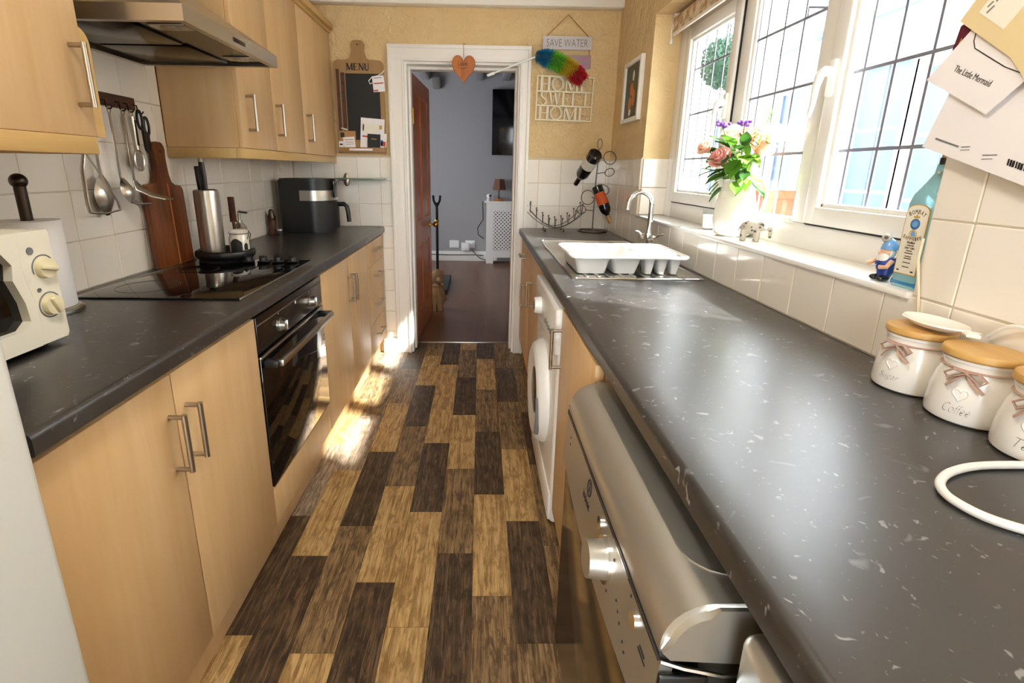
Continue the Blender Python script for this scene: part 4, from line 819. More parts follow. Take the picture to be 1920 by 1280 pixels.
hr = tag(obj('hearth_slab', MB().box(-1.4, -.35, 5.15, 5.95, .0045, .06, .006), 'slate'), 'dark slate hearth slab on the living room floor', 'hearth')
ft = thing('fire_tool_set', 'black iron fireside tool standing behind the pine door', 'fire tools', (-.42, 4.95, .004))
obj('rod', MB().cyl((-.43, 4.95, .03), (-.43, 4.95, 1.0), .014, n=12).tube([(-.43, 4.95, .96), (-.46, 4.95, 1.02), (-.465, 4.95, 1.07)], .012, 8).tube([(-.43, 4.95, .96), (-.40, 4.95, 1.02), (-.395, 4.95, 1.07)], .012, 8), 'iron', ft); obj('base', MB().cyl((-.43, 4.95, .0045), (-.43, 4.95, .03), .08, n=20), 'iron', ft); obj('finial', MB().sph((-.43, 4.95, .82), .022), 'brass', ft)
dg = thing('doorstop_dog', 'brown fabric dog doorstop with pale rope collar behind the door', 'doorstop', (-.40, 4.6, .004))
m = MB().sph((-.41, 4.6, .13), .085, (1, 1, 1.5)).sph((-.40, 4.58, .33), .062, (1, 1, 1.15)).sph((-.37, 4.52, .31), .035, (1, 1.3, .9)).sph((-.45, 4.6, .34), .03, (.5, .8, 1.6)).sph((-.35, 4.6, .34), .03, (.5, .8, 1.6)).cyl((-.44, 4.53, .006), (-.43, 4.54, .16), .03).cyl((-.37, 4.53, .006), (-.38, 4.54, .16), .03)
obj('body', m, 'fawn', dg); obj('collar', MB().tube([(-.405+.062*math.cos(R(a)), 4.59+.062*math.sin(R(a)), .245) for a in range(0, 360, 24)], .008, 6, closed=True).tube([(-.39, 4.53, .24), (-.38, 4.515, .17), (-.385, 4.51, .12)], .006, 6), 'rope', dg)
# ================================================================== RIGHT RUN
XR = .295
m = MB(); pr = worktop_profile(.275, .34, 1); m.prism(pr, 'xz', -.6, 3.4285)
m.box(.34, .8735, -.6, 2.30, WZ-.04, WZ).box(.34, .8735, 2.72, 3.4285, WZ-.04, WZ).box(.34, .40, 2.30, 2.72, WZ-.04, WZ).box(.80, .8735, 2.30, 2.72, WZ-.04, WZ)
tag(obj('worktop', m, 'worktop'), 'long black speckled worktop under the window on the right', 'worktop')
c4 = thing('base_cabinet', 'beech unit with a drawer over a door at the far right by the doorway', 'cabinet', (.58, 3.1, 0))
obj('body', MB().box(XR+.02, .86, 2.79, 3.425, .13, .888), 'beech', c4)
leaf_door(c4, XR, XR+.02, 2.79, 3.40, .745, .872, (XR, 3.08, .79), Yv, Xm, 'drawer', .14); leaf_door(c4, XR, XR+.02, 2.79, 3.40, .137, .742, (XR, 2.98, .56), Zv, Xm)
c5 = thing('base_cabinet', 'beech sink cabinet with one door beside the washing machine', 'cabinet', (.58, 2.5, 0))
obj('body', MB().box(XR+.02, .86, 2.19, 2.30, .13, .888).box(XR+.02, .40, 2.30, 2.72, .13, .888).box(XR+.02, .86, 2.72, 2.786, .13, .888).box(.4, .86, 2.3, 2.72, .13, .148), 'beech', c5); leaf_door(c5, XR, XR+.02, 2.19, 2.788, .137, .872, (XR, 2.60, .66), Zv, Xm)
c6 = thing('base_cabinet', 'narrow beech cabinet door between washing machine and dishwasher', 'cabinet', (.58, 1.32, 0))
obj('body', MB().box(.303, .86, 1.072, 1.556, .13, .888), 'beech', c6); leaf_door(c6, .278, .300, 1.072, 1.556, .10, .874, (.278, 1.538, .74), Zv, Xm)
tag(obj('plinth', MB().box(.345, .36, 1.06, 1.56, 0, .13, .001).box(.345, .36, 2.18, 3.425, 0, .13, .001), 'beech'), 'beech kickboard under the right cabinets by the washing machine', 'plinth')
# washing machine
wm = thing('washing_machine', 'white front-loading washing machine under the right worktop', 'washing machine', (.56, 1.87, 0)); WX = .272
obj('body', MB().box(WX, .86, 1.568, 2.172, .02, .872, .022, 4), 'plastic_white', wm)
obj('control_panel', MB().box(WX-.012, WX+.02, 1.572, 2.168, .70, .868, .012, 3), 'plastic_white', wm)
obj('dial', MB().cyl((WX-.011, 1.97, .775), (WX-.04, 1.97, .775), .036, .032, 32), 'plastic_white', wm); obj('dial_cap', MB().cyl((WX-.0395, 1.97, .775), (WX-.042, 1.97, .775), .022, .02, 24), 'grey_print', wm)
for k in range(5): obj('button', MB().cyl((WX-.012, 1.62+k*.045, .76), (WX-.017, 1.62+k*.045, .76), .009, n=14), 'grey_print', wm)
dd = MB().lathe([(.215, 0), (.215, .012), (.20, .036), (.175, .046), (.155, .044), (.12, .036), (0, .03)], (0, 0, 0), 48); dd.bm.transform(Matrix.Translation((WX, 1.90, .425)) @ Matrix.Rotation(R(-90), 4, 'Y'))
do = obj('porthole_door', dd, 'plastic_white', wm)
gl = MB().lathe([(.10, .0345), (.09, .036), (0, .034)], (0, 0, 0), 40); gl.bm.transform(Matrix.Translation((WX, 1.90, .425)) @ Matrix.Rotation(R(-90), 4, 'Y')); obj('porthole_glass', gl, 'dark_screen', do)
obj('door_grip', MB().tube([(WX-.040, 1.90-.186*math.cos(R(a)), .40+.186*math.sin(R(a))) for a in range(-28, 22, 7)], .010, 8), 'grey_print', do)
obj('kick_panel', MB().box(WX-.006, WX+.01, 1.58, 2.16, .03, .15, .008), 'plastic_white', wm)
for y in (1.62, 2.12): obj('foot', MB().cyl((.32, y, 0), (.32, y, .03), .02), 'black_plastic', wm)
# dishwasher
dw = thing('dishwasher', 'silver dishwasher standing proud of the right worktop in the foreground', 'dishwasher', (.52, .74, 0))
plain('dw_steel', (150, 140, 124), .14, .95)
D0, D1, DX = .432, 1.045, .214
prof = [(.80, .846), (DX+.06, .846)]+[(DX+.06-.06*math.sin(R(a)), .786+.06*math.cos(R(a))) for a in range(12, 91, 13)]+[(DX, .776), (.30, .770), (.80, .770)]
m = MB().prism(prof, 'xz', D0, D1); bmesh.ops.bevel(m.bm, geom=[e for e in m.bm.edges if abs(e.verts[0].co.y-e.verts[1].co.y) < 1e-6 and min(v.co.z for v in e.verts) > .772], offset=.010, segments=4, affect='EDGES')
tp_ = obj('top_cover', m, 'silver_paint', dw, smooth=35)
obj('top_panel', MB().prism([(D for D in ())] if 0 else rrect(.262, .60, D0+.05, D1-.03, .05, 6), 'xy', .8455, .8475), 'silver_paint', tp_)
FM = Matrix.Translation((.2095, 0, .70)) @ Matrix.Rotation(R(4), 4, 'Y') @ Matrix.Translation((-.232, 0, -.70))
low = [(D0+.004+(D1-D0-.008)*k/16, .655-.035*math.sin(math.pi*k/16)) for k in range(17)]
ms = MB().prism(low+[(D1-.004, .768), (D0+.004, .768)], 'yz', .232, .248); ms.bm.transform(FM)
fa = obj('control_fascia', ms, 'silver_paint', dw)
def onf(name, mb, mat, parent=None):
    mb.bm.transform(FM); return obj(name, mb, mat, parent or fa)
obj('trim_line', MB().box(.2118, .23, D0+.004, D1-.004, .7675, .7705), 'chrome', fa); obj('seam', MB().box(.2125, .23, D0+.004, D1-.004, .7705, .7765), 'black_plastic', fa)
k = onf('program_knob', MB().cyl((.232, .66, .705), (.200, .66, .705), .031, .029, 36), 'silver_paint'); obj('knob_ring', MB().cyl((.233, .66, .705), (.228, .66, .705), .037, n=36).xf(FM), 'chrome', k)
onf('power_button', MB().cyl((.232, .705, .738), (.228, .705, .738), .011, n=20), 'chrome'); onf('start_button', MB().cyl((.232, .518, .738), (.228, .518, .738), .012, n=20), 'chrome')
onf('lettering', MB().text('indesit', .05, .016, f_right(.2318, .805, .708)), 'ink')
for y0_, y1_, z_ in ((.472, .490, .727), (.468, .494, .720)): onf('printed_line', MB().box(.2312, .2322, y0_, y1_, z_, z_+.003), 'ink')
onf('logo', MB().tube([(.2317, .795+.013*math.cos(R(a)), .741+.016*math.sin(R(a))) for a in range(0, 360, 20)], .0016, 6, closed=True).box(.2308, .2318, .7935, .7965, .733, .746).sph((.2315, .795, .751), .002), 'ink')
m = MB()
for y, z in ((.585, .70), (.573, .692), (.561, .684), (.54, .675), (.53, .668), (.54, .755), (.985, .735), (.982, .72), (.70, .675), (.63, .672), (.62, .74)): m.cyl((.2325, y, z), (.2308, y, z), .0022, n=8)
onf('indicator', m, 'ink')
obj('door_panel', MB().box(.214, .262, D0+.004, D1-.004, .10, .69, .003), 'dw_steel', dw); obj('body', MB().box(.262, .82, D0+.008, D1-.008, .02, .77), 'silver_dark', dw)
obj('hinge_bracket', MB().box(.212, .27, D0-.004, D0+.004, .60, .755, .003), 'black_plastic', dw); obj('side_trim', MB().tube([(.213, D0+.002, .772), (.24, D0-.001, .765), (.285, D0-.002, .755), (.33, D0-.002, .756)], .003, 6), 'chrome', dw)
obj('plinth', MB().box(.30, .31, D0+.01, D1-.01, .01, .10), 'black_plastic', dw)
for y in (.5, .98): obj('foot', MB().cyl((.4, y, 0), (.4, y, .03), .02), 'black_plastic', dw)
ap = thing('undercounter_appliance', 'silver under-counter appliance at the bottom right edge, beside the dishwasher', 'appliance', (.55, .11, 0))
obj('door', MB().box(.283, .33, -.19, .413, .08, .848, .018, 4), 'silver_paint', ap); obj('body', MB().box(.332, .82, -.18, .405, .02, .845, .004), 'silver_dark', ap); obj('foot', MB().cyl((.36, .35, 0), (.36, .35, .03), .02), 'black_plastic', ap); obj('foot', MB().cyl((.36, -.1, 0), (.36, -.1, .03), .02), 'black_plastic', ap)
# sink
sk = thing('sink', 'stainless steel inset sink with ridged drainer under the window', 'sink', (.6, 2.3, WZ))
m = MB(); z0, z1 = WZ+.0004, WZ+.003
m.box(.345, .845, 1.772, 2.33, z0, z1, .001, 1).box(.345, .845, 2.69, 2.785, z0, z1, .001, 1).box(.345, .425, 2.33, 2.69, z0, z1, .001, 1).box(.775, .845, 2.33, 2.69, z0, z1, .001, 1)
obj('top', m, 'steel', sk)
m = MB(); m.box(.425, .43, 2.33, 2.69, .78, WZ+.001).box(.77, .775, 2.33, 2.69, .78, WZ+.001).box(.425, .775, 2.33, 2.335, .78, WZ+.001).box(.425, .775, 2.685, 2.69, .78, WZ+.001).box(.425, .775, 2.33, 2.69, .775, .78); obj('bowl', m, 'steel', sk)
obj('rim', MB().tube([(x, y, WZ+.0035) for x, y in rrect(.349, .841, 1.776, 2.781, .02)], .0028, 6, closed=True), 'chrome', sk)
for k in range(9): obj('drainer_ridge', MB().box(.40+k*.045, .415+k*.045, 1.80, 2.28, z1-.0005, z1+.003, .0014, 1), 'steel', sk)
obj('drain', MB().cyl((.6, 2.5, .780), (.6, 2.5, .783), .035), 'chrome', sk)
# dish rack
dk = thing('dish_drainer', 'white plastic dish drainer tray with cutlery cups on the sink', 'dish drainer', (.58, 2.0, WZ+.005)); bz, tz = WZ+.0065, 1.002
def hollow(x0, x1, y0, y1, zb, zt, tap, th=.003, r=.02):
    mb = MB(); o = rrect(x0, x1, y0, y1, r); cx, cy = (x0+x1)/2, (y0+y1)/2
    sc2 = lambda pts, f, g: [(cx+(a-cx)*f, cy+(b-cy)*g) for a, b in pts]
    fx, fy = 1-tap/((x1-x0)/2), 1-tap/((y1-y0)/2); gx, gy = 1-th/((x1-x0)/2), 1-th/((y1-y0)/2)
    loops = [(sc2(o, fx, fy), zb), (o, zt), (sc2(o, gx, gy), zt), (sc2(o, fx*gx, fy*gy), zb+th)]
    V = [[mb.bm.verts.new((a, b, z)) for a, b in L] for L, z in loops]; n = len(o)
    for A, B in zip(V, V[1:]):
        for k in range(n): mb.bm.faces.new((A[k], A[(k+1) % n], B[(k+1) % n], B[k]))
    mb.bm.faces.new(V[0][::-1]); mb.bm.faces.new(V[3]); return mb
obj('basin', hollow(.365, .505, 1.835, 2.15, bz, tz, .016), 'plastic_white', dk); obj('basin', hollow(.505, .625, 1.835, 2.15, bz, tz, .018), 'plastic_white', dk)
for x in (.632, .682, .732): obj('cutlery_cup', hollow(x, x+.047, 1.835, 1.91, bz, tz, .012, .0025, .014), 'plastic_white', dk)
obj('basin', hollow(.632, .79, 1.915, 2.15, bz+.02, tz, .012), 'plastic_white', dk)
m = MB(); o_ = rrect(.352, .803, 1.818, 2.168, .035, 6)
cells = [rrect(.368, .502, 1.838, 2.147, .02), ]
m.tube([(a, b, tz+.002) for a, b in o_], .006, 8, closed=True)
m.box(.352+.008, .366, 1.83, 2.155, tz-.002, tz+.004).box(.502, .508, 1.82, 2.165, tz-.002, tz+.004).box(.622, .635, 1.82, 2.165, tz-.002, tz+.004).box(.788, .80, 1.83, 2.155, tz-.002, tz+.004).box(.36, .795, 1.818, 1.838, tz-.002, tz+.004, .001, 1).box(.36, .795, 2.148, 2.168, tz-.002, tz+.004, .001, 1).box(.63, .79, 1.908, 1.918, tz-.002, tz+.004).box(.678, .684, 1.835, 1.91, tz-.002, tz+.004).box(.728, .734, 1.835, 1.91, tz-.002, tz+.004); obj('rim', m, 'plastic_white', dk)
# tap
tpo = thing('mixer_tap', 'chrome swan-neck mixer tap at the sink', 'tap', (.80, 2.31, WZ)); tx, ty = .803, 2.31
obj('body', MB().cyl((tx, ty, WZ+.003), (tx, ty, WZ+.012), .03, n=28).cyl((tx, ty, WZ+.012), (tx, ty, WZ+.11), .021, .019, 24), 'chrome', tpo)
obj('spout', MB().tube([(tx, ty, WZ+.10), (tx, ty, 1.17)]+[(tx-.055+.055*math.cos(R(a)), ty, 1.175+.055*math.sin(R(a))) for a in range(10, 171, 16)]+[(tx-.112, ty, 1.155), (tx-.114, ty, 1.148)], .0115, 14), 'chrome', tpo)
for s in (-1, 1):
    h_ = obj('lever', MB().cyl((tx+.004*s, ty-s*.018, WZ+.085), (tx+.012*s, ty-s*.045, WZ+.09), .015, .014, 18), 'chrome', tpo); obj('lever_arm', MB().tube([(tx+.012*s, ty-s*.045, WZ+.09), (tx+.03*s-.0, ty-s*.06, WZ+.108), (tx+.045*s, ty-s*.065, WZ+.112)], .005, 8), 'chrome', h_)
# wire fruit bowl
fb = thing('fruit_basket', 'empty wire fruit basket with ball ends beside the doorway', 'basket', (.50, 3.29, WZ)); fx, fy = .505, 3.29
for k in (-1, 0, 1):
    obj('wire', MB().tube([(fx+(t-.5)*2*(.19-.02*abs(k)), fy+k*.045*(1+.4*abs(2*t-1)), WZ+.018+.105*abs(2*t-1)**1.8+.01*abs(k)) for t in [i/16 for i in range(17)]], .0028, 6), 'wire', fb)
for k in range(9):
    u = (k-4)/4; xx = fx+u*.17; zb = WZ+.02+.10*abs(u)**1.8; hw = .095
    pts = [(xx+.02*(t-.5), fy+(t-.5)*2*hw, zb+.062*abs(2*t-1)**2) for t in [i/12 for i in range(13)]]
    w_ = obj('cross_wire', MB().tube(pts, .0026, 6), 'wire', fb); obj('ball_end', MB().sph(pts[0], .0062, u=10, v=8).sph(pts[-1], .0062, u=10, v=8), 'wire', w_)
for dx, dy in ((-.07, -.05), (.05, -.05), (-.07, .05), (.05, .05)): obj('foot', MB().cyl((fx+dx, fy+dy, WZ+.004), (fx+dx, fy+dy, WZ+.026), .0025, n=8).sph((fx+dx, fy+dy, WZ+.007), .007), 'wire', fb)
# wine rack
wk = thing('wine_rack', 'steel wire wine bottle stand with rings in the far right corner', 'wine rack', (.758, 3.29, WZ)); rx, ry = .758, 3.29
circ = lambda c, r, ax, n=24: [Vector(c)+(Vector(ax[0])*math.cos(math.tau*k/n)+Vector(ax[1])*math.sin(math.tau*k/n))*r for k in range(n)]
obj('base_ring', MB().tube(circ((rx, ry, WZ+.005), .095, ((1, 0, 0), (0, 1, 0))), .005, 8, closed=True).tube(circ((rx, ry, WZ+.005), .06, ((1, 0, 0), (0, 1, 0))), .003, 8, closed=True).cyl((rx-.095, ry, WZ+.004), (rx+.095, ry, WZ+.004), .003, n=8), 'wire', wk)
obj('pole', MB().tube([(rx, ry, WZ+.004), (rx, ry, 1.2), (rx+.01, ry, 1.46)], .0042, 8), 'wire', wk)
obj('top_loop', MB().tube(circ((rx+.012, ry, 1.492), .03, ((.5, 0, 0), (0, 0, 1))), .003, 6, closed=True), 'wire', wk)
for c, r, ax in (((rx+.075, ry-.03, 1.405), .042, ((1, .2, 0), (0, .3, .95))), ((rx+.078, ry-.04, 1.315), .030, ((1, 0, .2), (0, .3, .8))), ((rx-.055, ry-.05, 1.155), .045, ((1, .2, 0), (0, .2, 1))), ((rx-.09, ry-.04, 1.075), .03, ((1, .2, 0), (0, .3, .9))), ((rx-.035, ry-.05, 1.40), .045, ((1, .3, 0), (0, .5, .85))), ((rx+.04, ry-.03, 1.205), .045, ((1, 0, 0), (0, .7, .7)))):
    obj('ring', MB().tube(circ(c, r, ax), .003, 6, closed=True).tube([(rx+.003, ry, c[2]-.01), tuple(Vector(c)+(Vector((rx, ry, c[2]))-Vector(c)).normalized()*r)], .003, 6), 'wire', wk)
def bottle(label, p0, p1, lab, capm, labpos):
    p0, p1 = Vector(p0), Vector(p1); L = (p1-p0).length
    t = thing('wine_bottle', label, 'bottle', tuple(p0), 'wine bottles on the wire stand', rot=(p1-p0).to_track_quat('Z', 'Y').to_euler())
    s = L/.30; q_ = 1.12
    obj('glass', MB().lathe([(0, .012), (.03*s*q_, 0), (.0375*s*q_, .006), (.0375*s*q_, .19*s), (.03*s*q_, .215*s), (.016*s, .235*s), (.0145*s, .29*s), (0, .29*s)], n=28), 'wine_glass', t, local=True)
    obj('label', MB().lathe([(.0379*s*q_, labpos[0]*s), (.0379*s*q_, labpos[1]*s)], n=28), lab, t, local=True, smooth=60)
    obj('foil', MB().lathe([(.0, .302*s), (.0155*s, .302*s), (.0158*s, .25*s), (.0162*s, .245*s)], n=20), capm, t, local=True); return t
bottle('dark wine bottle with white label, upper one on the wire stand', (.705, 3.10, 1.425), (.637, 3.33, 1.238), 'wine_label', 'dark_steel', (.05, .12))
bottle('dark wine bottle with orange label, lower one on the wire stand', (.765, 3.28, 1.225), (.852, 3.20, 1.00), 'orange_label', 'cork_gold', (.06, .155))
# ------------------------------------------------------------------ sill
SZ = 1.091
jg = thing('flower_jug', 'tall cream ceramic jug holding roses on the window sill', 'jug', (.957, 1.845, SZ)); jx, jy = .957, 1.845
obj('body', MB().lathe([(0, 0), (.052, 0), (.062, .006), (.072, .04), (.074, .07), (.068, .12), (.058, .165), (.054, .19), (.057, .205), (.054, .205), (.051, .19), (.055, .16), (.06, .12), (0, .10)], (jx, jy, SZ), 40), 'ceramic', jg)
obj('rib_line', MB().tube([(jx+.0585*math.cos(R(a)), jy+.0585*math.sin(R(a)), SZ+.163) for a in range(0, 360, 12)], .0012, 5, closed=True).tube([(jx+.0625*math.cos(R(a)), jy+.0625*math.sin(R(a)), SZ+.145) for a in range(0, 360, 12)], .0012, 5, closed=True), 'ceramic', jg)
obj('handle', MB().tube([(jx+.035, jy-.042, SZ+.196), (jx+.055, jy-.062, SZ+.197), (jx+.066, jy-.075, SZ+.175), (jx+.066, jy-.075, SZ+.13), (jx+.06, jy-.068, SZ+.09), (jx+.047, jy-.05, SZ+.065)], .009, 10, flat=.6), 'ceramic', jg)
obj('spout', MB().tube([(jx-.045, jy+.02, SZ+.185), (jx-.062, jy+.026, SZ+.207)], .014, 8, rr=[.016, .010]), 'ceramic', jg)
fl = thing('rose_bouquet', 'bunch of pink and cream roses with green leaves in the jug', 'flowers', (jx, jy, SZ+.12)); neck = Vector((jx, jy, SZ+.2))
rnd = random.Random(5)
def rose(c, r, mat, up):
    m = MB(); up = Vector(up).normalized(); q = up.to_track_quat('Z', 'Y').to_matrix()
    for layer, (n, rad, op, h) in enumerate(((3, .18, -.35, 1.05), (4, .35, -.25, 1.05), (5, .55, -.05, 1.02), (6, .78, .2, .95), (7, 1.0, .55, .8))):
        for k in range(n):
            a = math.tau*k/n+layer*.7+rnd.uniform(-.15, .15); da = math.tau/n*.85
            def f(u, v, a=a, da=da, rad=rad, op=op, h=h):
                th = a+(u-.5)*2*da*(.45+.55*math.sin(math.pi*(.15+.7*v))); rr = r*(rad*(.35+.65*math.sin(v*1.4))+op*.35*v*v); z = r*(-.75+1.45*h*v-op*.45*v*v*v)
                return Vector(c)+q @ Vector((rr*math.cos(th), rr*math.sin(th), z))
            m.quadgrid(f, 5, 4)
    o = obj('rose', m, mat, fl, smooth=60)
    obj('calyx', MB().sph(Vector(c)-up*r*.75, r*.35), 'green_pale', o)
    obj('stem', MB().tube([tuple(neck-Vector((0, 0, .05))), tuple((neck+Vector(c)-up*r)/2+Vector((0, 0, .01))), tuple(Vector(c)-up*r*.8)], .003, 6), 'green_pale', o)
for c, r, mt_ in (((.822, 1.86, 1.408), .027, 'rose_peach'), ((.868, 1.83, 1.372), .036, 'rose_pink'), ((.918, 1.87, 1.457), .034, 'rose_white'), ((.965, 1.83, 1.450), .034, 'rose_peach'), ((1.0, 1.80, 1.404), .036, 'rose_peach'), ((1.005, 1.75, 1.45), .038, 'rose_white'), ((.955, 1.93, 1.47), .03, 'rose_white')):
    rose(c, r, mt_, (Vector(c)-neck).normalized()+Vector((-.35, -.55, .1)))
def leaf(p, d, L, W, mat, curl=.25):
    d = Vector(d).normalized(); s = d.cross(Vector((0, 0, 1))); s = s.normalized() if s.length > .01 else Vector((1, 0, 0)); n = s.cross(d)
    m = MB(); m.quadgrid(lambda u, v: Vector(p)+d*L*v+s*(u-.5)*W*math.sin(math.pi*min(1, .03+.97*v**.8))+n*(-curl*L*v*v+.12*W*abs(2*u-1)), 4, 6); obj('leaf', m, mat, fl, smooth=60)
for k in range(60):
    a = rnd.uniform(0, math.tau); e = rnd.uniform(-.6, .9); d = Vector((math.cos(a), math.sin(a)*.8, e)); p = neck+Vector((math.cos(a)*.02, math.sin(a)*.02, rnd.uniform(.0, .1)))
    q = p+d.normalized()*.11
    if q.x > 1.02: d.x = -abs(d.x)*.3
    leaf(p+d.normalized()*rnd.uniform(.01, .05), d, rnd.uniform(.06, .105), rnd.uniform(.036, .055), rnd.choice(['green_leaf', 'green_leaf', 'green_dark', 'green_pale']))
for k in range(10):                                                  # upright feathery sprig
    p = Vector((.985+.003*k, 1.80, 1.40+.013*k))
    for s in (-1, 1): leaf(p, (s*.8, -.2*s, .75), .042-.002*k, .014, 'green_leaf', .1)
obj('sprig_stem', MB().tube([tuple(neck), (.98, 1.81, 1.39), (1.015, 1.80, 1.535)], .002, 5), 'green_pale', fl)
for c in ((.868, 1.85, 1.488), (.945, 1.84, 1.492)):
    m = MB()
    for k in range(16): m.sph((c[0]+rnd.uniform(-.022, .022), c[1]+rnd.uniform(-.015, .015), c[2]+rnd.uniform(-.008, .008)), .006, u=6, v=5)
    o = obj('statice_head', m, 'statice', fl); obj('stem', MB().tube([tuple(neck), ((c[0]+jx)/2, jy, 1.39), c], .0018, 5), 'green_leaf', o)
cn = thing('candle_glass', 'clear glass tealight tumbler with white candle beside the jug', 'candle', (.955, 2.03, SZ))
obj('glass', MB().lathe([(0, 0), (.026, 0), (.029, .004), (.032, .085), (.030, .085), (.027, .008), (0, .008)], (.955, 2.03, SZ)), 'glass_jar', cn); obj('wax', MB().lathe([(0, .0085), (.0265, .0085), (.029, .06), (0, .06)], (.955, 2.03, SZ)), 'wax', cn)
el = thing('elephant_figurine', 'small pale carved elephant with dark spots on the window sill', 'figurine', (.945, 1.70, SZ)); ex, ey = .948, 1.70
m = MB().sph((ex, ey, SZ+.048), .03, (.85, 1.15, .85)).sph((ex+.008, ey-.036, SZ+.054), .02, (.9, .9, 1)).tube([(ex+.008, ey-.05, SZ+.055), (ex+.010, ey-.06, SZ+.035), (ex+.010, ey-.060, SZ+.012)], .007, 10, rr=[.010, .007, .005])
for dx in (-.014, .014):
    for dy in (-.02, .022): m.cyl((ex+dx, ey+dy, SZ), (ex+dx, ey+dy, SZ+.04), .0095, .011, 12)
m.sph((ex-.014, ey-.03, SZ+.055), .014, (.35, .8, 1.1)).sph((ex+.028, ey-.03, SZ+.055), .014, (.35, .8, 1.1)).tube([(ex, ey+.034, SZ+.05), (ex, ey+.04, SZ+.03)], .0025, 6)
m.xf(Matrix.Translation((ex, ey, 0)) @ Matrix.Rotation(R(58), 4, 'Z') @ Matrix.Translation((-ex, -ey, 0)))
o = obj('body', m, 'soapstone', el); rm = o.modifiers.new('remesh', 'REMESH'); rm.mode = 'VOXEL'; rm.voxel_size = .0022; rm.use_smooth_shade = True
gn = thing('gnome_figurine', 'small blue and white bearded gnome figurine by the blue bottle', 'figurine', (.905, 1.055, SZ)); gx, gy = .903, 1.055
obj('boot', MB().sph((gx-.008, gy+.012, SZ+.007), .011, (1.3, .8, .65)), 'black_gloss', gn); obj('boot', MB().sph((gx-.010, gy-.010, SZ+.007), .011, (1.3, .8, .65)), 'black_gloss', gn)
obj('trousers', MB().lathe([(0, .008), (.012, .008), (.016, .02), (.018, .03), (0, .032)], (gx, gy, SZ)), 'blue_ceramic', gn)
obj('shirt', MB().lathe([(0, .026), (.019, .026), (.021, .04), (.017, .052), (0, .056)], (gx, gy, SZ)), 'blue_ceramic', gn)
obj('arm', MB().tube([(gx-.004, gy+.018, SZ+.047), (gx-.012, gy+.026, SZ+.038), (gx-.018, gy+.032, SZ+.034)], .005, 8), 'skin_ceramic', gn); obj('arm', MB().tube([(gx-.004, gy-.018, SZ+.047), (gx-.016, gy-.02, SZ+.034), (gx-.022, gy-.008, SZ+.032)], .005, 8), 'skin_ceramic', gn)
obj('head', MB().sph((gx-.002, gy, SZ+.063), .015), 'skin_ceramic', gn); obj('nose', MB().sph((gx-.018, gy+.003, SZ+.063), .004), 'skin_ceramic', gn)
obj('beard', MB().sph((gx-.010, gy, SZ+.05), .014, (.7, 1, 1.2)).sph((gx-.002, gy, SZ+.062), .0158, (.7, 1.05, .9)), 'ceramic_white', gn)
obj('hat', MB().lathe([(.0165, .07), (.015, .08), (.008, .09), (0, .096)], (gx, gy, SZ)), 'blue_pale', gn); obj('football', MB().sph((gx-.006, gy+.006, SZ+.094), .010), 'soapstone', gn)
# gin bottle
gb = thing('gin_bottle', 'square pale blue glass gin bottle with cream label on the sill', 'bottle', (.917, .985, SZ)); bx0, bx1, by0, by1 = .886, .950, .953, 1.018
m = MB(); bm = m.bm; cx, cy = (bx0+bx1)/2, (by0+by1)/2
loops = []
for f, z in ((.96, 0), (1, .004), (1, .172), (.9, .19), (.55, .215), (.34, .232), (.30, .25), (0, .25)):
    if f: loops.append([bm.verts.new((cx+(a-cx)*f, cy+(b-cy)*f, SZ+z)) for a, b in rrect(bx0, bx1, by0, by1, .008, 3)])
for A, B in zip(loops, loops[1:]):
    n = len(A)
    for k in range(n): bm.faces.new((A[k], A[(k+1) % n], B[(k+1) % n], B[k]))
bm.faces.new(loops[0][::-1]); bm.faces.new(loops[-1]); obj('glass', m, 'sapphire_glass', gb)
obj('base_glass', MB().box(bx0-.0004, bx1+.0004, by0-.0004, by1+.0004, SZ+.003, SZ+.016, .004), 'sapphire_deep', gb)
ly = (by0+by1)/2; lw = .025
ar = lambda w_, z0, zt, h: [(ly+w_, z0), (ly+w_, zt)]+[(ly+w_*math.cos(R(a)), zt+h*math.sin(R(a))) for a in range(20, 161, 20)]+[(ly-w_, zt), (ly-w_, z0)]
lb = obj('label', MB().prism(ar(lw+.002, SZ+.028, SZ+.158, .014), 'yz', bx0-.0009, bx0-.0004), 'print_gold', gb); obj('label_face', MB().prism(ar(lw, SZ+.030, SZ+.157, .013), 'yz', bx0-.0014, bx0-.0008), 'label_white', lb)
LX = bx0-.0015
m = MB(); 
def arctext(txt, rad, zc, span, h, flip=1):
    for k, c in enumerate(txt):
        a = (k/(len(txt)-1)-.5)*span; y = ly-rad*math.sin(a); z = zc+flip*rad*(math.cos(a)-1)
        m.text(c, h*(.35 if c == 'I' else .58), h, Matrix.Translation((LX, y, z)) @ Matrix.Rotation(a*flip, 4, 'X') @ frame((0, 0, 0), (0, -1, 0), (0, 0, 1), (-1, 0, 0)), .0003)
arctext('BOMBAY', .030, SZ+.157, 1.2, .0085); arctext('SAPPHIRE', .046, SZ+.1015, .88, .0072, -1)
m.text('DRY GIN', .022, .004, f_right(LX, ly, SZ+.083)).text('LONDON', .016, .0026, f_right(LX, ly, SZ+.0885)).text('Distilled', .018, .0045, f_right(LX, ly, SZ+.0945))
for z_, w_ in ((.0775, .014), (.0725, .02), (.066, .015), (.0615, .017), (.053, .018), (.044, .016)): m.box(LX-.0003, LX, ly-w_/2, ly+w_/2, SZ+z_-.0009, SZ+z_+.0009)
for dy_ in (.017, -.017): m.box(LX-.0003, LX, ly+dy_-.003, ly+dy_+.003, SZ+.0345, SZ+.0375)
obj('lettering', m, 'ink_brown', lb)
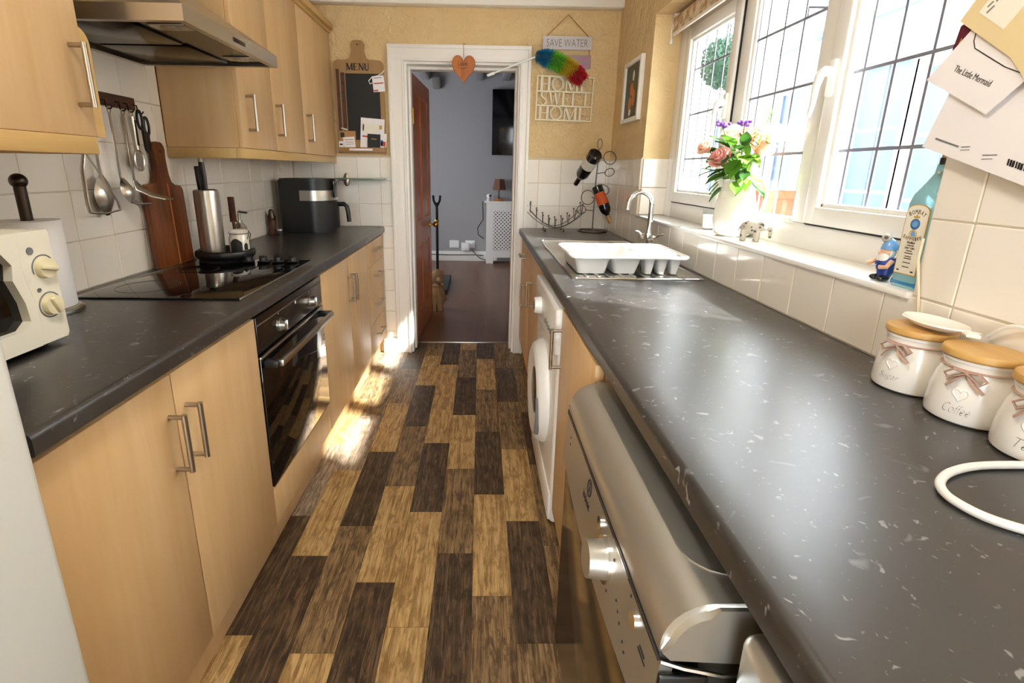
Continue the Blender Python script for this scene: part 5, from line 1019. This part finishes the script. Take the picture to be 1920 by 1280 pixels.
obj('crest', MB().cyl((LX, ly, SZ+.132), (LX-.0006, ly, SZ+.132), .011, n=24), 'print_blue', lb); obj('crest_centre', MB().cyl((LX-.0005, ly, SZ+.132), (LX-.001, ly, SZ+.132), .0065, n=20).cyl((LX, ly, SZ+.112), (LX-.0006, ly, SZ+.112), .0055, n=20), 'blue_pale', lb)
obj('crest_crown', MB().prism([(ly-.006, SZ+.144), (ly+.006, SZ+.144), (ly+.007, SZ+.149), (ly+.003, SZ+.147), (ly, SZ+.152), (ly-.003, SZ+.147), (ly-.007, SZ+.149)], 'yz', LX-.0005, LX).tube([(LX-.0002, ly+.0085*math.cos(R(a)), SZ+.112+.0075*math.sin(R(a))) for a in range(0, 360, 24)], .001, 4, closed=True), 'print_gold', lb)
obj('neck_label', MB().lathe([(.0115, .217), (.0112, .236)], (cx, cy, SZ), 20), 'label_white', gb); obj('neck_band', MB().lathe([(0, .249), (.0115, .249), (.0115, .262), (0, .262)], (cx, cy, SZ), 20), 'black_plastic', gb); obj('stopper', MB().lathe([(.0105, .262), (.0105, .288), (0, .288)], (cx, cy, SZ), 20), 'steel', gb); obj('pourer', MB().cyl((cx, cy, SZ+.288), (cx, cy, SZ+.296), .004), 'black_plastic', gb)
# ------------------------------------------------------------------ canisters
def canister(word_, label, x, y, face):
    t = thing('canister', label, 'canister', (x, y, WZ), 'white storage canisters on the worktop')
    obj('body', MB().lathe([(0, 0), (.050, 0), (.055, .004), (.0565, .012), (.055, .05), (.050, .075), (.046, .084), (.0445, .092), (.0465, .098), (.0465, .106), (0, .106)], (x, y, WZ), 48), 'ceramic_white', t)
    l = obj('lid', MB().lathe([(0, .1062), (.049, .1062), (.0515, .109), (.0515, .116), (.050, .119), (0, .1195)], (x, y, WZ), 48), 'bamboo', t)
    obj('lid_seal', MB().lathe([(.0467, .1), (.048, .101), (.048, .1055), (.0467, .106)], (x, y, WZ), 40), 'plastic_white', l)
    A = face
    P_ = lambda da, z, r=.0: Vector((x+(.0575+r)*math.cos(A+da), y+(.0575+r)*math.sin(A+da), WZ+z))
    def surf(da, z, off=.0):                                         # follow the body profile
        pr_ = [(.0, .0505), (.004, .055), (.012, .0565), (.05, .055), (.075, .050), (.084, .046), (.092, .0445)]
        for (z0, r0), (z1, r1) in zip(pr_, pr_[1:]):
            if z0 <= z <= z1: rr = r0+(r1-r0)*(z-z0)/(z1-z0); break
        else: rr = .05
        return Vector((x+(rr+off)*math.cos(A+da), y+(rr+off)*math.sin(A+da), WZ+z))
    rb_ = obj('ribbon', MB().tube([(x+.0455*math.cos(R(a)), y+.0455*math.sin(R(a)), WZ+.090) for a in range(0, 360, 10)], .0032, 6, closed=True, flat=.5), 'ribbon', t)
    b0 = P_(0, .088, -.008); sd_ = Vector((-math.sin(A), math.cos(A), 0)); ou = Vector((math.cos(A), math.sin(A), 0))
    bow = MB()
    for s in (1, -1):
        bow.tube([b0, b0+sd_*s*.015+ou*.006+Vector((0, 0, .004)), b0+sd_*s*.026+ou*.004+Vector((0, 0, -.006)), b0+sd_*s*.02+ou*.006+Vector((0, 0, -.013)), b0+ou*.003], .0042, 6, flat=.4)
        bow.tube([b0, b0+sd_*s*.012+ou*.008+Vector((0, 0, -.014)), b0+sd_*s*(.026 if s > 0 else .02)+ou*.006+Vector((0, 0, -.026))], .0038, 6, flat=.4)
    bow.sph(b0+ou*.002, .0042); obj('bow', bow, 'ribbon', rb_)
    hm = MB(); hp_ = []
    for k in range(28):
        a = k*math.tau/28; hp_.append((.00062*16*math.sin(a)**3, .00066*(13*math.cos(a)-5*math.cos(2*a)-2*math.cos(3*a)-math.cos(4*a))))
    hm.tube([surf(u/.055, .052+v, -.0002) for u, v in hp_], .0016, 6, closed=True); obj('heart_relief', hm, 'ceramic_white', t)
    tm = MB().text(word_, .034 if len(word_) > 3 else .022, .015, Matrix.Identity(4), .0003, thin=.03, shear=.4)
    for v in tm.bm.verts: v.co = surf((v.co.x-.2*v.co.y*0)/.0555, .027+v.co.y+.0, .0001+v.co.z)
    obj('lettering', tm, 'grey_print', t)
    return t
canister('Sugar', 'white Sugar canister with a spoon rest on its bamboo lid', .8165, .845, R(-165))
canister('Coffee', 'white Coffee canister in the middle of the three canisters', .8155, .727, R(-152))
canister('Tea', 'white Tea canister cut off at the right edge of the photo', .814, .612, R(-160))
sr = thing('spoon_rest', 'white ceramic spoon rest lying on the Sugar canister lid', 'spoon rest', (.818, .83, 1.05))
m = MB(); ctr = Vector((.822, .828, WZ+.1205))
def srf(u, v):
    a = u*math.tau; r = v; ex_ = .036*(1+.0*math.cos(a)); ey_ = .058
    return ctr+Vector((ex_*r*math.cos(a), ey_*r*math.sin(a), .0015+.013*r**3))
m.quadgrid(srf, 36, 6); bmesh.ops.remove_doubles(m.bm, verts=m.bm.verts[:], dist=1e-5); bmesh.ops.solidify(m.bm, geom=m.bm.faces[:], thickness=.003); obj('dish', m, 'ceramic_white', sr)
obj('grip', MB().tube([tuple(ctr+Vector((0, -.054, .012))), tuple(ctr+Vector((.010, -.072, .013))), tuple(ctr+Vector((0, -.080, .0125))), tuple(ctr+Vector((-.010, -.072, .013))), tuple(ctr+Vector((0, -.054, .012)))], .004, 8), 'ceramic_white', sr)
# cables
tag(obj('power_cable', MB().tube(smooth_path([(.866, .775, WZ+.125), (.862, .74, WZ+.155), (.866, .70, WZ+.155), (.8665, .685, WZ+.14), (.867, .672, WZ+.10), (.867, .669, WZ+.05), (.866, .668, WZ+.004)]), .0032, 8), 'plastic_white'), 'thin white cable arching behind the canisters along the tiles', 'cable')
tag(obj('socket_cable', MB().tube([(.866, .94, 1.20), (.862, .936, 1.16), (.868, .925, 1.10), (.8705, .918, 1.06), (.868, .905, 1.02), (.866, .895, WZ+.125)], .0026, 8), 'paint_cream'), 'thin cream cable running down past the blue bottle', 'cable')
lp_ = [(.90, .55), (.80, .575), (.70, .578), (.64, .565), (.60, .542), (.582, .515), (.585, .485), (.602, .462), (.64, .44), (.70, .42), (.80, .40), (.86, .39)]
tag(obj('cable_loop', MB().tube(smooth_path([(min(a, .862), b, WZ+.0062) for a, b in lp_]), .0055, 10), 'plastic_white'), 'thick white cable loop lying on the worktop in the right foreground', 'cable')
# ------------------------------------------------------------------ papers on the right wall
def sheet(name, label, cat, pts, xx, mat, group='papers hung on the right wall'):
    t = thing(name, label, cat, (xx, sum(p[0] for p in pts)/len(pts), min(p[1] for p in pts)), group)
    o = obj('sheet', MB().prism(pts, 'yz', xx, xx+.0012), mat, t); return t
Q = 'x'
s1 = sheet('printed_letter', 'large white printed letter lowest of the papers on the right wall', 'letter', [(.968, 1.372), (.62, 1.255), (.55, 1.46), (.90, 1.575)], .846, 'paper')
def rt_frame(x, y, z, ang): return Matrix.Translation((x, y, z)) @ Matrix.Rotation(ang, 4, 'X') @ frame((0, 0, 0), (0, -1, 0), (0, 0, 1), (-1, 0, 0))
an = math.atan2(.117, .348)
m = MB().box(-.026, .026, -.0014, .0014, 0, .0008).xf(rt_frame(.846, .918, 1.377, an)).box(.8452, .846, .872, .888, 1.367, 1.3685).box(.8452, .846, .872, .888, 1.362, 1.3632)
obj('printed_lines', m, 'grey_print', s1)
m = MB()
for k in range(12): m.box(.8452, .846, .80-k*.0045, .8022-k*.0045+.0006*(k % 3), 1.336-k*.0015, 1.346-k*.0015)
obj('barcode', m, 'ink', s1)
m = MB().box(.8452, .846, .822, .846, 1.352, 1.3535).box(.8452, .846, .828, .846, 1.346, 1.3472); obj('small_print', m, 'grey_print', s1)
s2 = sheet('envelope', 'white envelope lettered The Little Mermaid pinned on the right wall', 'envelope', [(.983, 1.492), (.852, 1.418), (.775, 1.487), (.90, 1.575)], .838, 'paper')
obj('lettering', MB().text('The Little Mermaid', .082, .010, rt_frame(.8379, .892, 1.484, math.atan2(.074, .131)*.92), thin=.012), 'ink', s2)
obj('flap_line', MB().tube([(.8378, .905, 1.562), (.8378, .905, 1.54), (.8378, .90, 1.528), (.8378, .84, 1.488), (.8378, .80, 1.468)], .0008, 5), 'ink', s2)
s3 = sheet('booklet', 'dark maroon booklet corner showing behind the envelopes', 'booklet', [(.942, 1.573), (.948, 1.535), (.92, 1.515), (.90, 1.56), (.905, 1.585)], .842, 'maroon')
obj('emblem', MB().prism([(.9375, 1.543), (.931, 1.541), (.934, 1.552)], 'yz', .8412, .842), 'print_gold', s3)
s4 = sheet('parcel_envelope', 'tan padded envelope with address label at the top right corner', 'envelope', [(.935, 1.578), (.83, 1.50), (.775, 1.435), (.70, 1.50), (.76, 1.70), (.875, 1.66)], .832, 'paper_warm')
al = obj('address_label', MB().prism([(.902, 1.583), (.852, 1.545), (.813, 1.592), (.86, 1.635)], 'yz', .8312, .832), 'label_white', s4)
for (ly_, lz_, w_) in ((.872, 1.605, .022), (.868, 1.597, .018), (.884, 1.590, .010), (.882, 1.582, .013)): obj('printed_line', MB().box(-w_/2, w_/2, -.001, .001, 0, .0008).xf(rt_frame(.8312, ly_, lz_, -.65)), 'grey_print', al)
tag(obj('paper_rack', MB().box(.846, .8745, .70, .90, 1.50, 1.60, .002), 'tan_wood'), 'wooden letter rack behind the papers on the right wall', 'rack')
# ------------------------------------------------------------------ out-of-view ceiling lamp, added to brighten the kitchen
cl = thing('added_ceiling_light', 'round white ceiling light added overhead, out of view, to brighten the kitchen', 'lamp', (-.2, .55, 2.42))
plain('added_lamp_glow', (255, 244, 226), .5); b = M['added_lamp_glow'].node_tree.nodes['Principled BSDF']; b.inputs['Emission Color'].default_value = (1, .93, .82, 1); b.inputs['Emission Strength'].default_value = 18
obj('base', MB().lathe([(0, 0), (.17, 0), (.17, -.02), (0, -.02)], (-.2, .55, 2.4195), 40), 'plastic_white', cl); obj('diffuser', MB().lathe([(.16, -.0205), (.155, -.05), (.10, -.07), (0, -.075)], (-.2, .55, 2.4195), 40), 'added_lamp_glow', cl)
for o in bpy.data.objects:
    if '_w' in o: del o['_w']
